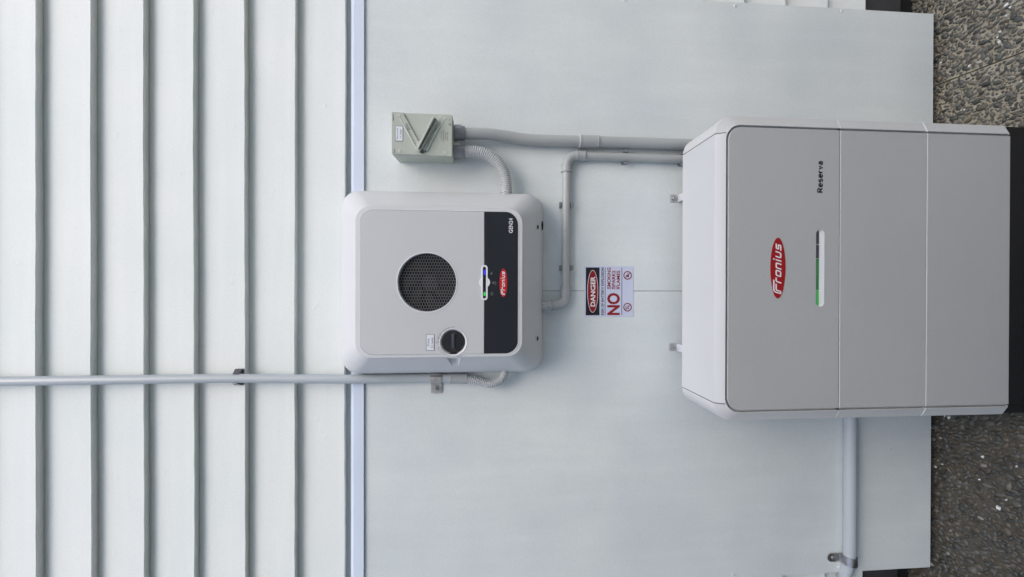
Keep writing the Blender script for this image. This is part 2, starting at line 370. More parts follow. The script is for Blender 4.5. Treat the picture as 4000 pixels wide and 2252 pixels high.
def print_text(s, x0, x1, z0, z1, d, th=.19, gap=.26):
    """set a word in that lettering, fitted between x0..x1 and z0..z1 (cap height)"""
    pen, lines = 0.0, []
    for ch in s:
        w, st_ = GL[ch]; lines += [[(x + pen, y) for x, y in l_] for l_ in st_]; pen += w + gap
    W_ = pen - gap; h = (z1 - z0) / (1 + th); sx = (x1 - x0) / (W_ + th)
    return strokes(lines, th, d, lambda p: (x0 + (p[0] + th / 2) * sx, z0 + (p[1] + th / 2) * h), miter=.85)

def catmull(pts, n=8):
    P = [Vector(p) for p in pts]; P = [2 * P[0] - P[1]] + P + [2 * P[-1] - P[-2]]; out = []
    for i in range(1, len(P) - 2):
        for k in range(n):
            t = k / n; a, b, c, e = P[i - 1], P[i], P[i + 1], P[i + 2]
            out.append(.5 * ((2 * b) + (c - a) * t + (2 * a - 5 * b + 4 * c - e) * t * t + (3 * b - a - 3 * c + e) * t ** 3))
    out.append(P[-2]); return out
def tube(pts, rad, n=20, caps=True):
    """round bar through world points; rad a number or one per point"""
    pts = [Vector(p) for p in pts]; rs = rad if isinstance(rad, (list, tuple)) else [rad] * len(pts)
    bm = bmesh.new(); T = []
    for i in range(len(pts)):
        lo, hi = max(i - 1, 0), min(i + 1, len(pts) - 1)
        while (pts[hi] - pts[lo]).length < 1e-7 and (lo > 0 or hi < len(pts) - 1): lo, hi = max(lo - 1, 0), min(hi + 1, len(pts) - 1)
        T.append((pts[hi] - pts[lo]).normalized())
    up = Vector((0, 1, 0)) if abs(T[0].y) < .9 else Vector((1, 0, 0)); u = T[0].cross(up).normalized(); rings = []
    for p, t, r in zip(pts, T, rs):
        u = (u - t * u.dot(t)).normalized(); v = t.cross(u)
        rings.append([bm.verts.new(p + (u * math.cos(2 * math.pi * k / n) + v * math.sin(2 * math.pi * k / n)) * r) for k in range(n)])
    for a, b in zip(rings, rings[1:]):
        for i in range(n): bm.faces.new((a[i], a[(i + 1) % n], b[(i + 1) % n], b[i]))
    if caps: bm.faces.new(rings[0][::-1]); bm.faces.new(rings[-1])
    return bm_mesh(bm)
def resample(pts, step):
    out = [pts[0]]; acc = 0
    for a, b in zip(pts, pts[1:]):
        L = (b - a).length; t = step - acc
        while t <= L: out.append(a + (b - a) * (t / L)); t += step
        acc = (acc + L) % step if L + acc >= step else acc + L
    return out
def hose(pts, r, pitch=.0060, depth=.0036):
    fine = resample(catmull(pts, 24), pitch / 8); rs = []
    for i in range(len(fine)):
        ph = i % 8
        rs.append(r - depth * (1, .15, 0, 0, 0, .15, 1, 1.1)[ph])
    return tube(fine, rs, 22)
def sleeve(a, b, r, lip=.0012, lipw=.003, n=28):
    """a socket: tube with a rounded lip at both ends"""
    a, b = Vector(a), Vector(b); L = (b - a).length; t = (b - a) / L
    return tube([a, a, a + t * .0006, a + t * lipw, a + t * (lipw + .0006), b - t * (lipw + .0006), b - t * lipw, b - t * .0006, b, b],
                [r * .8, r + lip * .6, r + lip, r + lip, r, r, r + lip * .7, r + lip * .7, r + lip * .4, r * .8], n)
def disc(cx, cz, r, d0, d1, n=28, bev=.0006): return loft([(circ(cx, cz, r, n), d0), (circ(cx, cz, r, n), d1 - bev), (circ(cx, cz, r - bev, n), d1)])

# ================================================================== SETTING
bm = bmesh.new(); s_ = 60
vs = [bm.verts.new((x, y, -.06)) for x, y in ((-s_, -s_), (s_, -s_), (s_, s_), (-s_, s_))]; bm.faces.new(vs)
g = obj('ground', bm_mesh(bm), M['earth'], smooth=0); tag(g, kind='structure')

paving = bpy.data.objects.new('paving', None); COL.objects.link(paving); tag(paving, kind='structure')
def prism(poly, z0, z1, bev=0):
    bm = bmesh.new(); lo = [bm.verts.new((x, -d, z0)) for x, d in poly]; hi = [bm.verts.new((x, -d, z1)) for x, d in poly]; n = len(poly)
    for i in range(n): bm.faces.new((lo[i], lo[(i + 1) % n], hi[(i + 1) % n], hi[i]))
    bm.faces.new(lo[::-1]); bm.faces.new(hi); return bm_mesh(bm)
CUT = lambda d: .6890 - (d + .0092) * .0694      # the saw cut across the paving
obj('paving_slab', prism([(-5, -.3), (CUT(-.3) - .0020, -.3), (CUT(4) - .0020, 4), (-5, 4)], -.05, 0), M['cement'], paving, smooth=0)
obj('paving_slab', prism([(CUT(-.3) + .0020, -.3), (5, -.3), (5, 4), (CUT(4) + .0020, 4)], -.05, 0), M['cement'], paving, smooth=0)

# pebbles set in the paving surface: large ones first, each kept clear of its neighbours
def ico_half(sub):
    bm = bmesh.new(); bmesh.ops.create_icosphere(bm, subdivisions=sub, radius=1)
    kill = [v for v in bm.verts if v.co.z < -.28]; bmesh.ops.delete(bm, geom=kill, context='VERTS')
    vs = [tuple(v.co) for v in bm.verts]; fs = [tuple(v.index for v in f.verts) for f in bm.faces]
    bm.free(); return vs, fs
IV, IF = ico_half(2); IV1, IF1 = ico_half(1)
cell = .02; grid = {}; pebbles = []
def try_add(x, d, r, tight):
    gx, gy = int(x // cell), int(d // cell)
    k = 2
    for i in range(gx - k, gx + k + 1):
        for j in range(gy - k, gy + k + 1):
            for (px, pd, pr) in grid.get((i, j), ()):
                if (px - x) ** 2 + (pd - d) ** 2 < ((pr + r) * tight) ** 2: return False
    grid.setdefault((gx, gy), []).append((x, d, r)); pebbles.append((x, d, r)); return True
X0, X1, D0, D1 = -1.5, 1.5, -.10, .62
for r, tries in ((.0125, 95), (.0105, 400), (.0087, 2400), (.0071, 9500), (.0058, 28000), (.0046, 52000), (.0036, 52000), (.0027, 21000)):
    for _ in range(tries):
        x = random.uniform(X0, X1); d = random.uniform(D0, D1); q = r * random.uniform(.86, 1.14)
        if abs(x - CUT(d)) < .0030 + q * .5: continue
        if -.34 < x < .44 and .085 < d < .25: continue           # under the battery
        try_add(x, d, q, .76 if x < .1 else .80)
def seen(x, d):
    if -.36 < x < .465 and d < .27: return 0
    v = Vector((x, -d, 0)) - camo.location; fwd = -za; dep = v.dot(fwd); px = v.dot(xa) / dep * 1536 + 2000; py = 1126 - v.dot(ya) / dep * 1536
    if not (0 < py < 2252 and px < 3990): return 0
    if abs(x) < .93 and d < .0: return 0
    return 1 / dep
shown = sorted([p for p in pebbles if seen(p[0], p[1])], key=lambda p: -p[2] * seen(p[0], p[1]))[:300]
shown_set = set(shown)
protos = []
def shape(seed, V):
    rn = random.Random(seed); ax = [rn.uniform(-1, 1) for _ in range(9)]
    cuts = [(Vector((rn.gauss(0, 1), rn.gauss(0, 1), rn.gauss(0, .5))).normalized(), rn.uniform(.62, .88)) for _ in range(5)]
    out = []
    for x, y, z in V:
        k = 1 + .12 * math.sin(2.1 * x + ax[0] * 3) + .10 * math.sin(2.7 * y + ax[1] * 3 + x) + .06 * math.sin(5 * x + 4 * y + ax[2] * 3)
        p = Vector((x * k, y * k, z * (1 + .15 * ax[3])))
        for nn, h in cuts:                      # a few worn flats, like broken river stone
            e = p.dot(nn) - h
            if e > 0: p -= nn * e * .75
        out.append(tuple(p))
    return out
SH = [shape(k, IV) for k in range(14)]; SH1 = [shape(k + 50, IV1) for k in range(14)]
for k, s in enumerate(SH):
    me = bpy.data.meshes.new('pebble'); me.from_pydata(s, [], IF); me.shade_smooth(); me.materials.append(M['pebble']); protos.append(me)
def pose(p):
    a = random.uniform(0, 2 * math.pi) if random.random() < .6 else random.gauss(1.6, .5); e = random.uniform(.60, 1.0)
    return a, p[2] * random.uniform(1.08, 1.36), p[2] * e * 1.08, p[2] * random.uniform(.55, .90), random.uniform(-.0010, .0014)
mv, mf, tone = [], [], []
for p in pebbles:
    a, sx, sy, sz, dz = pose(p); ca, sa = math.cos(a), math.sin(a); k = random.randrange(14)
    if p in shown_set:
        o = bpy.data.objects.new('pebble', protos[k]); COL.objects.link(o); o.parent = paving
        o.location = (p[0], -p[1], dz); o.rotation_euler = (random.gauss(0, .12), random.gauss(0, .12), a); o.scale = (sx, sy, sz)
        continue
    V, F = (SH[k], IF) if p[2] > .0062 else (SH1[k], IF1)
    b0 = len(mv); t = random.random(); tx, ty = random.gauss(0, .15), random.gauss(0, .15)
    for x, y, z in V:
        x *= sx; y *= sy; mv.append((p[0] + x * ca - y * sa, -p[1] + x * sa + y * ca, z * sz + x * tx + y * ty + dz)); tone.append(t)
    mf.extend([(f[0] + b0, f[1] + b0, f[2] + b0) for f in F])
me = bpy.data.meshes.new('pebble_mass'); me.from_pydata(mv, [], mf); me.shade_smooth(); me.materials.append(M['pebble_mass'])
at = me.attributes.new('tone', 'FLOAT', 'POINT'); at.data.foreach_set('value', tone)
pm = bpy.data.objects.new('pebble_mass', me); COL.objects.link(pm); pm.parent = paving; pm['kind'] = 'stuff'
CH = [(0.8338, 0.1719, 0.0073), (0.8195, 0.1816, 0.0056), (0.8005, 0.1744, 0.004), (0.763, 0.159, 0.004), (0.7515, 0.1533, 0.0048), (0.7332, 0.158, 0.0073), (0.7569, 0.0056, 0.0048), (0.703, 0.085, 0.0056), (0.5693, 0.0724, 0.004), (0.8314, 0.02, 0.0032), (0.9256, 0.0431, 0.0032), (0.5908, 0.2074, 0.004), (0.6256, 0.1299, 0.0032), (-0.4267, 0.0359, 0.0073), (-0.4771, -0.0106, 0.0048), (-0.4251, 0.0251, 0.004), (-0.6546, 0.1622, 0.0073), (-0.5138, 0.2022, 0.0048), (-0.4957, 0.0032, 0.0032), (-0.5178, 0.124, 0.0048), (-0.5921, 0.1175, 0.004), (-0.5887, 0.0186, 0.0032), (-0.6075, 0.0, 0.0032), (-0.6217, 0.1804, 0.0032)]
for x, d, r in CH:                              # bright angular stone chips lying in the surface
    rn = random.Random(int(x * 9999)); vs = []
    for i in range(7):
        a = 2 * math.pi * i / 7; q = r * rn.uniform(.55, 1.25); vs.append((x + q * math.cos(a), -d + q * .7 * math.sin(a), .0015))
    tp = [(x + (vx - x) * .6, -d + (vy + d) * .6, .0045 + rn.uniform(0, .002)) for vx, vy, _ in vs]
    me = bpy.data.meshes.new('m'); me.from_pydata(vs + tp, [], [(i, (i + 1) % 7, 7 + (i + 1) % 7, 7 + i) for i in range(7)] + [tuple(range(7, 14))])
    obj('stone_chip', me, M['chip'], paving, smooth=0)

# ------------------------------------------------------------------ the place around
# the neighbouring house stands across the narrow side passage, behind the camera
nb = box(-3.0, 3.0, 3.6, 8.5, -.05, 3.9, .02, 1)
opp = obj('opposite_house_wall', join(nb, box(-3.3, 3.3, 3.3, 8.9, 3.91, 4.10, .01, 1)), mat('neighbour_wall_paint', (.80, .80, .78), .7, var=.03), smooth=0)
tag(opp, kind='structure')

# ------------------------------------------------------------------ weatherboard wall
wall = thing('weatherboard_wall', (0, 0, 0), 'white painted timber weatherboard wall carrying all the electrical equipment', 'wall')
laps = [3.2480 + .1450 * k for k in range(8, 0, -1)] + [3.2480, 3.1030, 2.9600, 2.8144, 2.6678, 2.5250, 2.3868, 2.2432, 2.1004, 1.9548] + [1.9548 - .1402 * k for k in range(1, 9)] + [.6927, .5517, .4045, .2702]
def weatherboard(z0, z1, seed, x0=-4.0, x1=4.0):
    """bevel-back board: square butt at the bottom, face leaning back upwards"""
    rn = random.Random(seed); n = 200; bm = bmesh.new(); rings = []
    ph = [rn.uniform(0, 6) for _ in range(4)]
    for i in range(n + 1):
        x = x0 + (x1 - x0) * i / n
        w = .0006 * math.sin(x * 3.1 + ph[0]) + .0005 * math.sin(x * 9 + ph[1]) + .00035 * math.sin(x * 41 + ph[2]) + rn.uniform(-.0003, .0003)
        e = .0006 * math.sin(x * 2.3 + ph[3])
        zz = z0 + w
        prof = [(-.0215, zz + .0025), (.0006, zz), (.0020 + e, zz + .0016), (-.0041 + e, zz + .036), (-.0120, zz + .086), (-.0215, z1 + .006), (-.0300, z1 + .006), (-.0300, zz + .004)]
        rings.append([bm.verts.new(W(x, d, z)) for d, z in prof])
    for a, b in zip(rings, rings[1:]):
        for k in range(8): bm.faces.new((a[k], a[(k + 1) % 8], b[(k + 1) % 8], b[k]))
    bm.faces.new(rings[0]); bm.faces.new(rings[-1][::-1]); return bm_mesh(bm)
for i in range(1, len(laps)):
    obj('weatherboard', weatherboard(laps[i], laps[i - 1], i), M['weatherboard'], wall, smooth=25)
obj('plinth_board', box(-4.0, 4.0, -.040, -.026, .112, .276, .002), M['plinth'], wall)
obj('foundation', box(-4.0, 4.0, -.30, -.085, -.05, .26), M['foundation'], wall, smooth=0)
obj('wall_lining', box(-4.0, 4.0, -.12, -.036, .262, 4.4), M['foundation'], wall, smooth=0)

# ------------------------------------------------------------------ backing board
bb = thing('backing_board', (-.01, .003, .0364), 'large flat pale grey cement sheet fixed over the weatherboards behind the inverter and battery', 'wall panel')
PL, PR, PB, PT, J = -.9386, .9164, .0364, 1.9000, -.0100
def panel(x0, x1, mouth=None): return box(x0, x1, .0030, .0120, PB, PT, .0006, 1)
obj('panel', panel(PL, J - .0007), M['panel'], bb); obj('panel', panel(J + .0007, PR), M['panel'], bb)
obj('packer', box(PL + .003, PR - .003, -.024, .0028, .20, PT - .01), M['edge_tan'], bb, smooth=0)
def screw(x, z):
    d = .0120
    s = obj('screw', loft([(circ(x, z, .0058, 14), d), (circ(x, z, .0056, 14), d + .0010), (circ(x, z, .0038, 14), d + .0018), (circ(x, z, .0022, 14), d + .0018), (circ(x, z, .0018, 14), d + .0006)]), M['screw'], bb)
    obj('screw_recess', disc(x, z, .0018, d + .0006, d + .0010, 10, .0002), M['hole'], s)
for x, z in ((.9045, 1.4630), (.9035, 1.0960), (.9045, .7314), (.9079, .3646), (-.9273, 1.4580), (-.9273, 1.0950), (-.9273, .7294), (-.9237, .3666)): screw(x, z)

# ------------------------------------------------------------------ head flashing
fl = thing('head_flashing', (0, .012, 1.8946), 'pale blue folded metal flashing strip along the top edge of the grey sheet', 'flashing')
def extrude_profile(prof, x0, x1):
    bm = bmesh.new(); a = [bm.verts.new(W(x0, d, z)) for d, z in prof]; b = [bm.verts.new(W(x1, d, z)) for d, z in prof]; n = len(prof)
    for i in range(n): bm.faces.new((a[i], a[(i + 1) % n], b[(i + 1) % n], b[i]))
    bm.faces.new(a[::-1]); bm.faces.new(b); return bm_mesh(bm)
obj('face', extrude_profile([(.0175, 1.9245), (.0185, 1.9235), (.0185, 1.8952), (.0165, 1.8945), (.0165, 1.9225), (.0150, 1.9245)], -.943, .921), M['flashing'], fl, smooth=0)
obj('upstand', extrude_profile([(.0174, 1.9249), (.0150, 1.9249), (.0000, 1.9330), (-.0100, 1.9400), (-.0100, 1.9418), (.0012, 1.9348)], -.943, .921), M['flashing'], fl, smooth=0)

# ================================================================== INVERTER
inv = thing('solar_inverter', (.0115, .012, 1.3632), 'light grey wall-mounted solar inverter with round fan grille and black lower panel', 'inverter')
OL, OR_, OB, OT = -.2510, .2770, 1.3640, 1.9480
RL, RR_, RB, RT = -.1857, .2113, 1.4338, 1.8737
PLx, PRx, PBz, PTz = -.1780, .2010, 1.4455, 1.8615
def lerp(a, b, t): return a + (b - a) * t
PK = lambda t: (lerp(1.6265, 1.6375, (t - .5) * 2), lerp(1.6085, 1.5985, (t - .5) * 2))
def left_pts(pts, x, t=.5):
    """two extra points on the left edge where the padlock pocket is cut"""
    a, b = PK(max(.5, min(1, t))); return pts + [(x, a), (x, b)]
loops = []
for d, t in ((.0130, -.14), (.0420, -.02), (.0500, 0), (.0560, .012)):
    loops.append((left_pts(rr(lerp(OL, RL, t), lerp(OR_, RR_, t), lerp(OB, RB, t), lerp(OT, RT, t), .052, 10), lerp(OL, RL, t)), d))
for k in range(1, 9):
    t = k / 8; e = t; xl = lerp(OL, RL - .003, e)
    loops.append((left_pts(rr(xl, lerp(OR_, RR_ + .003, e), lerp(OB, RB - .003, e), lerp(OT, RT + .003, e), lerp(.052, .042, e), 10), xl, t), .0560 + (.1580 - .0560) * (t ** .80)))
loops.append((left_pts(rr(RL - .0012, RR_ + .0012, RB - .0012, RT + .0012, .041, 10), RL - .0012, 1), .1622))
loops.append((left_pts(rr(RL, RR_, RB, RT, .040, 10), RL, 1), .1634))
loops.append((left_pts(rr(PLx - .0009, PRx + .0009, PBz - .0009, PTz + .0009, .0348, 10), PLx - .0009, 1), .1642)); loops.append((left_pts(rr(PLx - .0005, PRx + .0005, PBz - .0005, PTz + .0005, .0344, 10), PLx - .0005, 1), .1625))
NP = len(loops[0][0])
hous = obj('housing', loft(loops, True, False, skip=lambda r, i: 7 <= r <= 10 and i == NP - 2), M['inv_plastic'], inv, smooth=30)
# front plate with the fan opening, the knob well and the indicator slot cut out; its left edge bulges round the knob
VC, VR = (.0117, 1.6879), .0775
KC, KR = (-.1460, 1.6184), .0345
def plate_outline(o=0.0, lo=PBz, lorad=.034):
    pts = rr(PLx - o, PRx + o, lo - o, PTz + o, (lorad, lorad, .034, .034), 10)
    # the left edge runs from top-left corner down: insert the bulge between last point and the first
    rb = .0415 + o; dx = PLx - o - KC[0]; ang = math.acos(max(-1, min(1, dx / -rb)))
    arc = []
    h = math.sqrt(max(0, rb * rb - dx * dx))
    a0 = math.atan2(h, dx); a1 = 2 * math.pi - a0
    arc.append((PLx - o, KC[1] + h + .008)); arc.append((PLx - o - .0010, KC[1] + h + .002))
    for k in range(1, 14):
        a = a0 + (a1 - a0) * k / 14; arc.append((KC[0] + rb * math.cos(a), KC[1] + rb * math.sin(a)))
    arc.append((PLx - o - .0010, KC[1] - h - .002)); arc.append((PLx - o, KC[1] - h - .008))
    return pts + arc
ledslot = rr(-.0300, .0535, 1.5295, 1.5420, .0060, 6)
ring_in = rr(RL + .006, RR_ - .006, RB + .006, RT - .006, .036, 10)
obj('rim_floor', flat([rr(PLx, PRx, PBz, PTz, .034, 10), circ(*VC, VR + .004, 48), circ(*KC, KR + .0015, 40), ledslot], .1560, .1630), M['seam'], inv)
obj('front_cover', flat([[p for p in plate_outline(0, 1.5362, .0006)], circ(*VC, VR + .0005, 56), circ(*KC, KR + .0010, 44), rr(-.0345, .0575, 1.5270, 1.5440, .0080, 8)], .1600, .1655, .0012), M['inv_plate'], inv)
strip = obj('black_panel', flat([rr(-.1757, .1990, 1.4462, 1.5355, (.033, .033, .0006, .0006), 10), rr(-.0345, .0575, 1.5270, 1.5440, .0080, 8)], .1600, .1652, .0008), M['inv_black'], inv)
obj('rim_edge', flat([plate_outline(.0018), plate_outline(.0006)], .1600, .1650, .0003), M['inv_white'], inv)
# fan opening
ring = obj('fan_ring', loft([(circ(*VC, VR + .0018, 64), .1650), (circ(*VC, VR + .0016, 64), .1666), (circ(*VC, VR - .0002, 64), .1666), (circ(*VC, VR - .0014, 64), .1540)], False, False), M['inv_white'], inv)
obj('fan_well', loft([(circ(*VC, VR, 48), .1540), (circ(*VC, VR, 48), .0950)], False, True), M['cavity'], inv)
fan = obj('fan', join(disc(*VC, .022, .098, .112, 32, .003)), M['fan'], inv)
for k in range(7):
    a0 = 2 * math.pi * k / 7 + .3; bm = bmesh.new(); rows = []
    for i in range(7):
        r = .027 + (VR - .004 - .027) * i / 6; row = []
        for j in range(5):
            a = a0 + (j / 4 - .5) * .62 + .5 * (i / 6) ** 1.3
            row.append(bm.verts.new(W(VC[0] + r * math.cos(a), .098 + .022 * (j / 4), VC[1] + r * math.sin(a))))
        rows.append(row)
    for a, b in zip(rows, rows[1:]):
        for j in range(4): bm.faces.new((a[j], a[j + 1], b[j + 1], b[j]))
    bmesh.ops.solidify(bm, geom=bm.faces[:], thickness=.0015)
    obj('fan_blade', bm_mesh(bm), M['fan'], fan)
# honeycomb wire grille: one continuous expanded-metal sheet
def grille():
    bm = bmesh.new(); cw = .0069; ch = .0081; seen_e = set()
    def wire(p, q):
        n = 3
        for s in (0,):
            t = Vector((q[0] - p[0], q[1] - p[1])); L = t.length; t /= L; nn = Vector((-t.y, t.x)) * .00042
            P0, P1 = Vector(p), Vector(q)
            # clip to the opening
            for _ in range(6):
                if (P0 - Vector(VC)).length > VR - .0005 and (P1 - Vector(VC)).length > VR - .0005: return
            def clip(Pa, Pb):
                if (Pa - Vector(VC)).length <= VR: return Pa
                lo, hi = 0.0, 1.0
                for _ in range(12):
                    m_ = (lo + hi) / 2
                    if (Pb + (Pa - Pb) * m_ - Vector(VC)).length < VR: lo = m_
                    else: hi = m_
                return Pb + (Pa - Pb) * lo
            P0, P1 = clip(P0, P1), clip(P1, P0)
            c = []
            for P in (P0, P1):
                for sx, sd in ((1, 0), (-1, 0), (-1, 1), (1, 1)):
                    c.append(bm.verts.new(W(P.x + nn.x * sx, .1520 + sd * .0016, P.y + nn.y * sx)))
            for f in ((0, 1, 5, 4), (1, 2, 6, 5), (2, 3, 7, 6), (3, 0, 4, 7)): bm.faces.new([c[i] for i in f])
    nr = int(VR / ch) + 2; nc = int(VR / cw) + 2
    for j in range(-nr, nr + 1):
        for i in range(-nc, nc + 1):
            cx = VC[0] + (i + .5 * (j % 2)) * cw; cz = VC[1] + j * ch
            h = ch * 2 / 3
            V = [(cx, cz + h), (cx + cw / 2, cz + h / 2), (cx + cw / 2, cz - h / 2), (cx, cz - h)]
            for p, q in zip(V, V[1:]): wire(p, q)
    me = bpy.data.meshes.new('m'); bm.to_mesh(me); bm.free()
    me.transform(Matrix.Translation((0, 0, 0))); return me
gr = grille()
# turn the honeycomb a quarter so its long cells run sideways like the photo's
gm = Matrix.Translation(W(VC[0], 0, VC[1])) @ Matrix.Rotation(R(90), 4, 'Y') @ Matrix.Translation(-W(VC[0], 0, VC[1])); gr.transform(gm)
obj('grille', gr, M['grille'], inv, smooth=0)
# DC disconnect knob
well = obj('knob_well', loft([(circ(*KC, KR + .0022, 48), .1660), (circ(*KC, KR + .0012, 48), .1664), (circ(*KC, KR - .0044, 48), .1590), (circ(*KC, KR - .0046, 48), .1550)], False, True), M['inv_white'], inv)
kn = obj('disconnect_knob', loft([(circ(*KC, .0296, 48), .1552), (circ(*KC, .0294, 48), .1628), (circ(*KC, .0286, 48), .1636)]), M['knob'], inv)
obj('pointer', box(KC[0] - .0352, KC[0] - .020, .1592, .1630, KC[1] - .0088, KC[1] + .0088, .0010), M['knob'], kn)
obj('slot', box(KC[0] - .027, KC[0] + .0262, .1632, .1638, KC[1] - .0055, KC[1] + .0055, .0002, 1), M['hole'], kn)
obj('grip', box(KC[0] - .0160, KC[0] + .0215, .1636, .1668, KC[1] - .0035, KC[1] + .0040, .0010), M['knob_bar'], kn)
fd = .16575
obj('disconnect_lettering', arc_text('DC Disconnect', KC[0], KC[1], .0385, 80, 5.6, .0044, fd, .015), M['grey_print'], inv, smooth=0)
zero = [(KC[0] + .0455 * math.cos(R(a)), 0) for a in (0,)]
def ring_flat(cx, cz, rx, rz, th, d, n=24):
    bm = bmesh.new(); a = [bm.verts.new(W(cx + rx * math.cos(2 * math.pi * k / n), d, cz + rz * math.sin(2 * math.pi * k / n))) for k in range(n)]
    b = [bm.verts.new(W(cx + (rx - th) * math.cos(2 * math.pi * k / n), d, cz + (rz - th) * math.sin(2 * math.pi * k / n))) for k in range(n)]
    for k in range(n): bm.faces.new((a[k], a[(k + 1) % n], b[(k + 1) % n], b[k]))
    return bm_mesh(bm)
# X here is right, so the photo's ring of print runs round the upper side of the knob
obj('zero_mark', ring_flat(KC[0], KC[1] + .0412, .0026, .0042, .0009, fd), M['grey_print'], inv, smooth=0)
obj('one_mark', strokes([[(-.1055, 1.6135), (-.1055, 1.6225)], [(-.1070, 1.6205), (-.1055, 1.6227)]], .0010, fd), M['grey_print'], inv, smooth=0)
obj('lock_lettering', arc_text('Lock', KC[0], KC[1], .0405, 148, 10, .0038, fd, .01), M['grey_print'], inv, smooth=0)
obj('lock_arrow', strokes([[(KC[0] + .0375 * math.cos(R(a)), KC[1] + .0375 * math.sin(R(a))) for a in range(112, 150, 5)]], .0007, fd), M['grey_print'], inv, smooth=0)
# padlock pocket: a wedge-shaped notch cut into the left bevel
pk = bmesh.new(); z_lo = lambda t: lerp(1.6085, 1.5985, t); z_hi = lambda t: lerp(1.6265, 1.6375, t)
edge = []
for k in range(4, 9):
    t = k / 8; edge.append((lerp(OL, RL - .003, t), .0560 + .1020 * t ** .80, (t - .5) * 2))
d0 = edge[0][1]; xi = edge[-1][0]
lo = [pk.verts.new(W(x, d, z_lo(t))) for x, d, t in edge]; hi = [pk.verts.new(W(x, d, z_hi(t))) for x, d, t in edge]
c1_, c2_ = pk.verts.new(W(xi, d0 + .021, 1.6085)), pk.verts.new(W(xi, d0 + .021, 1.6265))
pk.faces.new((lo[0], c1_, c2_, hi[0])); pk.faces.new(lo + [c1_]); pk.faces.new([c2_] + hi[::-1]); pk.faces.new((lo[-1], hi[-1], c2_, c1_))
obj('padlock_pocket', bm_mesh(pk), M['inv_plastic'], inv, smooth=0)
obj('padlock_symbol', strokes([[(-.2050, 1.6200), (-.2050, 1.6150), (-.1975, 1.6150), (-.1975, 1.6200)]], .0006, d0 + .0165, closed=(0,)), M['pale_print'], inv, smooth=0)
# padlock recess screws low on the bottom bevel, with their lock marks
def low_hole(x):
    t = .62; z = lerp(RB - .003, OB, t); d = .156 - (.156 - .056) * t + .022
    nrm = Vector((0, -.544, -.839))
    c = W(x, .0978, 1.3832)
    h = obj('screw_hole', tube([c - nrm * .006, c + nrm * .0006, c + nrm * .0012], [.0074, .0074, .0066], 20), M['inv_plastic'], inv)
    obj('recess', tube([c + nrm * .0010, c + nrm * .0015], [.0066, .0064], 20), M['hole'], h)
for x in (.1716, -.1468): low_hole(x)
obj('side_port', tube([W(.1839, .045, 1.3705), W(.1839, .045, 1.3600)], .0135, 24), M['knob'], inv)
# indicator slot
ind = obj('indicator_surround', loft([(rr(-.0345, .0578, 1.5268, 1.5442, .0086, 8), .1650), (rr(-.0340, .0573, 1.5273, 1.5437, .0081, 8), .1672), (rr(-.0305, .0538, 1.5308, 1.5402, .0046, 8), .1672), (rr(-.0300, .0533, 1.5313, 1.5397, .0042, 8), .1652)], False, True), M['inv_white'], inv)
bc = (.0112, 1.5353)
for sg_ in (1, -1):
    a_ = math.asin(.0082 / .0148)
    arcp = [(bc[0] + .0148 * math.cos(a_ + (math.pi - 2 * a_) * k / 12), bc[1] + sg_ * .0148 * math.sin(a_ + (math.pi - 2 * a_) * k / 12)) for k in range(13)]
    obj('indicator_bump', flat([arcp], .1640, .1670, .0008), M['inv_white'], inv)
obj('indicator_window', flat([rr(-.0292, .0525, 1.5318, 1.5392, .0036, 6)], .1645, .1658), M['led_glass'], inv)
obj('status_light', flat([rr(-.0225, -.0120, 1.5330, 1.5380, .0022, 6)], .1656, .1661), M['led_green_dot'], inv, label='green glowing indicator light')
obj('status_light', flat([rr(.0310, .0450, 1.5330, 1.5380, .0022, 6)], .1656, .1661), M['led_blue_dot'], inv, label='blue glowing indicator light')
pd_ = .16535
def arcpts(cx, cz, r, a0, a1, n=10): return [(cx + r * math.cos(R(a0 + (a1 - a0) * k / n)), cz + r * math.sin(R(a0 + (a1 - a0) * k / n))) for k in range(n + 1)]
obj('power_symbol', strokes([arcpts(-.0170, 1.5160, .0034, 125, 415, 14), [(-.0170, 1.5162), (-.0170, 1.5200)]], .0007, pd_), M['pale_print'], inv, smooth=0)
obj('wireless_symbol', strokes([arcpts(.0350, 1.5135, r, 45, 135, 6) for r in (.0018, .0034, .0050)], .0008, pd_), M['pale_print'], inv, smooth=0)
obj('link_symbol', strokes([arcpts(.0095, 1.5080, .0033, 0, 345, 14), arcpts(.0102, 1.5135, .0016, 0, 345, 8)], .0007, pd_), M['pale_print'], inv, smooth=0)
obj('model_lettering', text('GEN24', .1446, .1842, 1.4597, 1.4705, pd_, .014, 1.06), M['white_print'], inv, smooth=0)

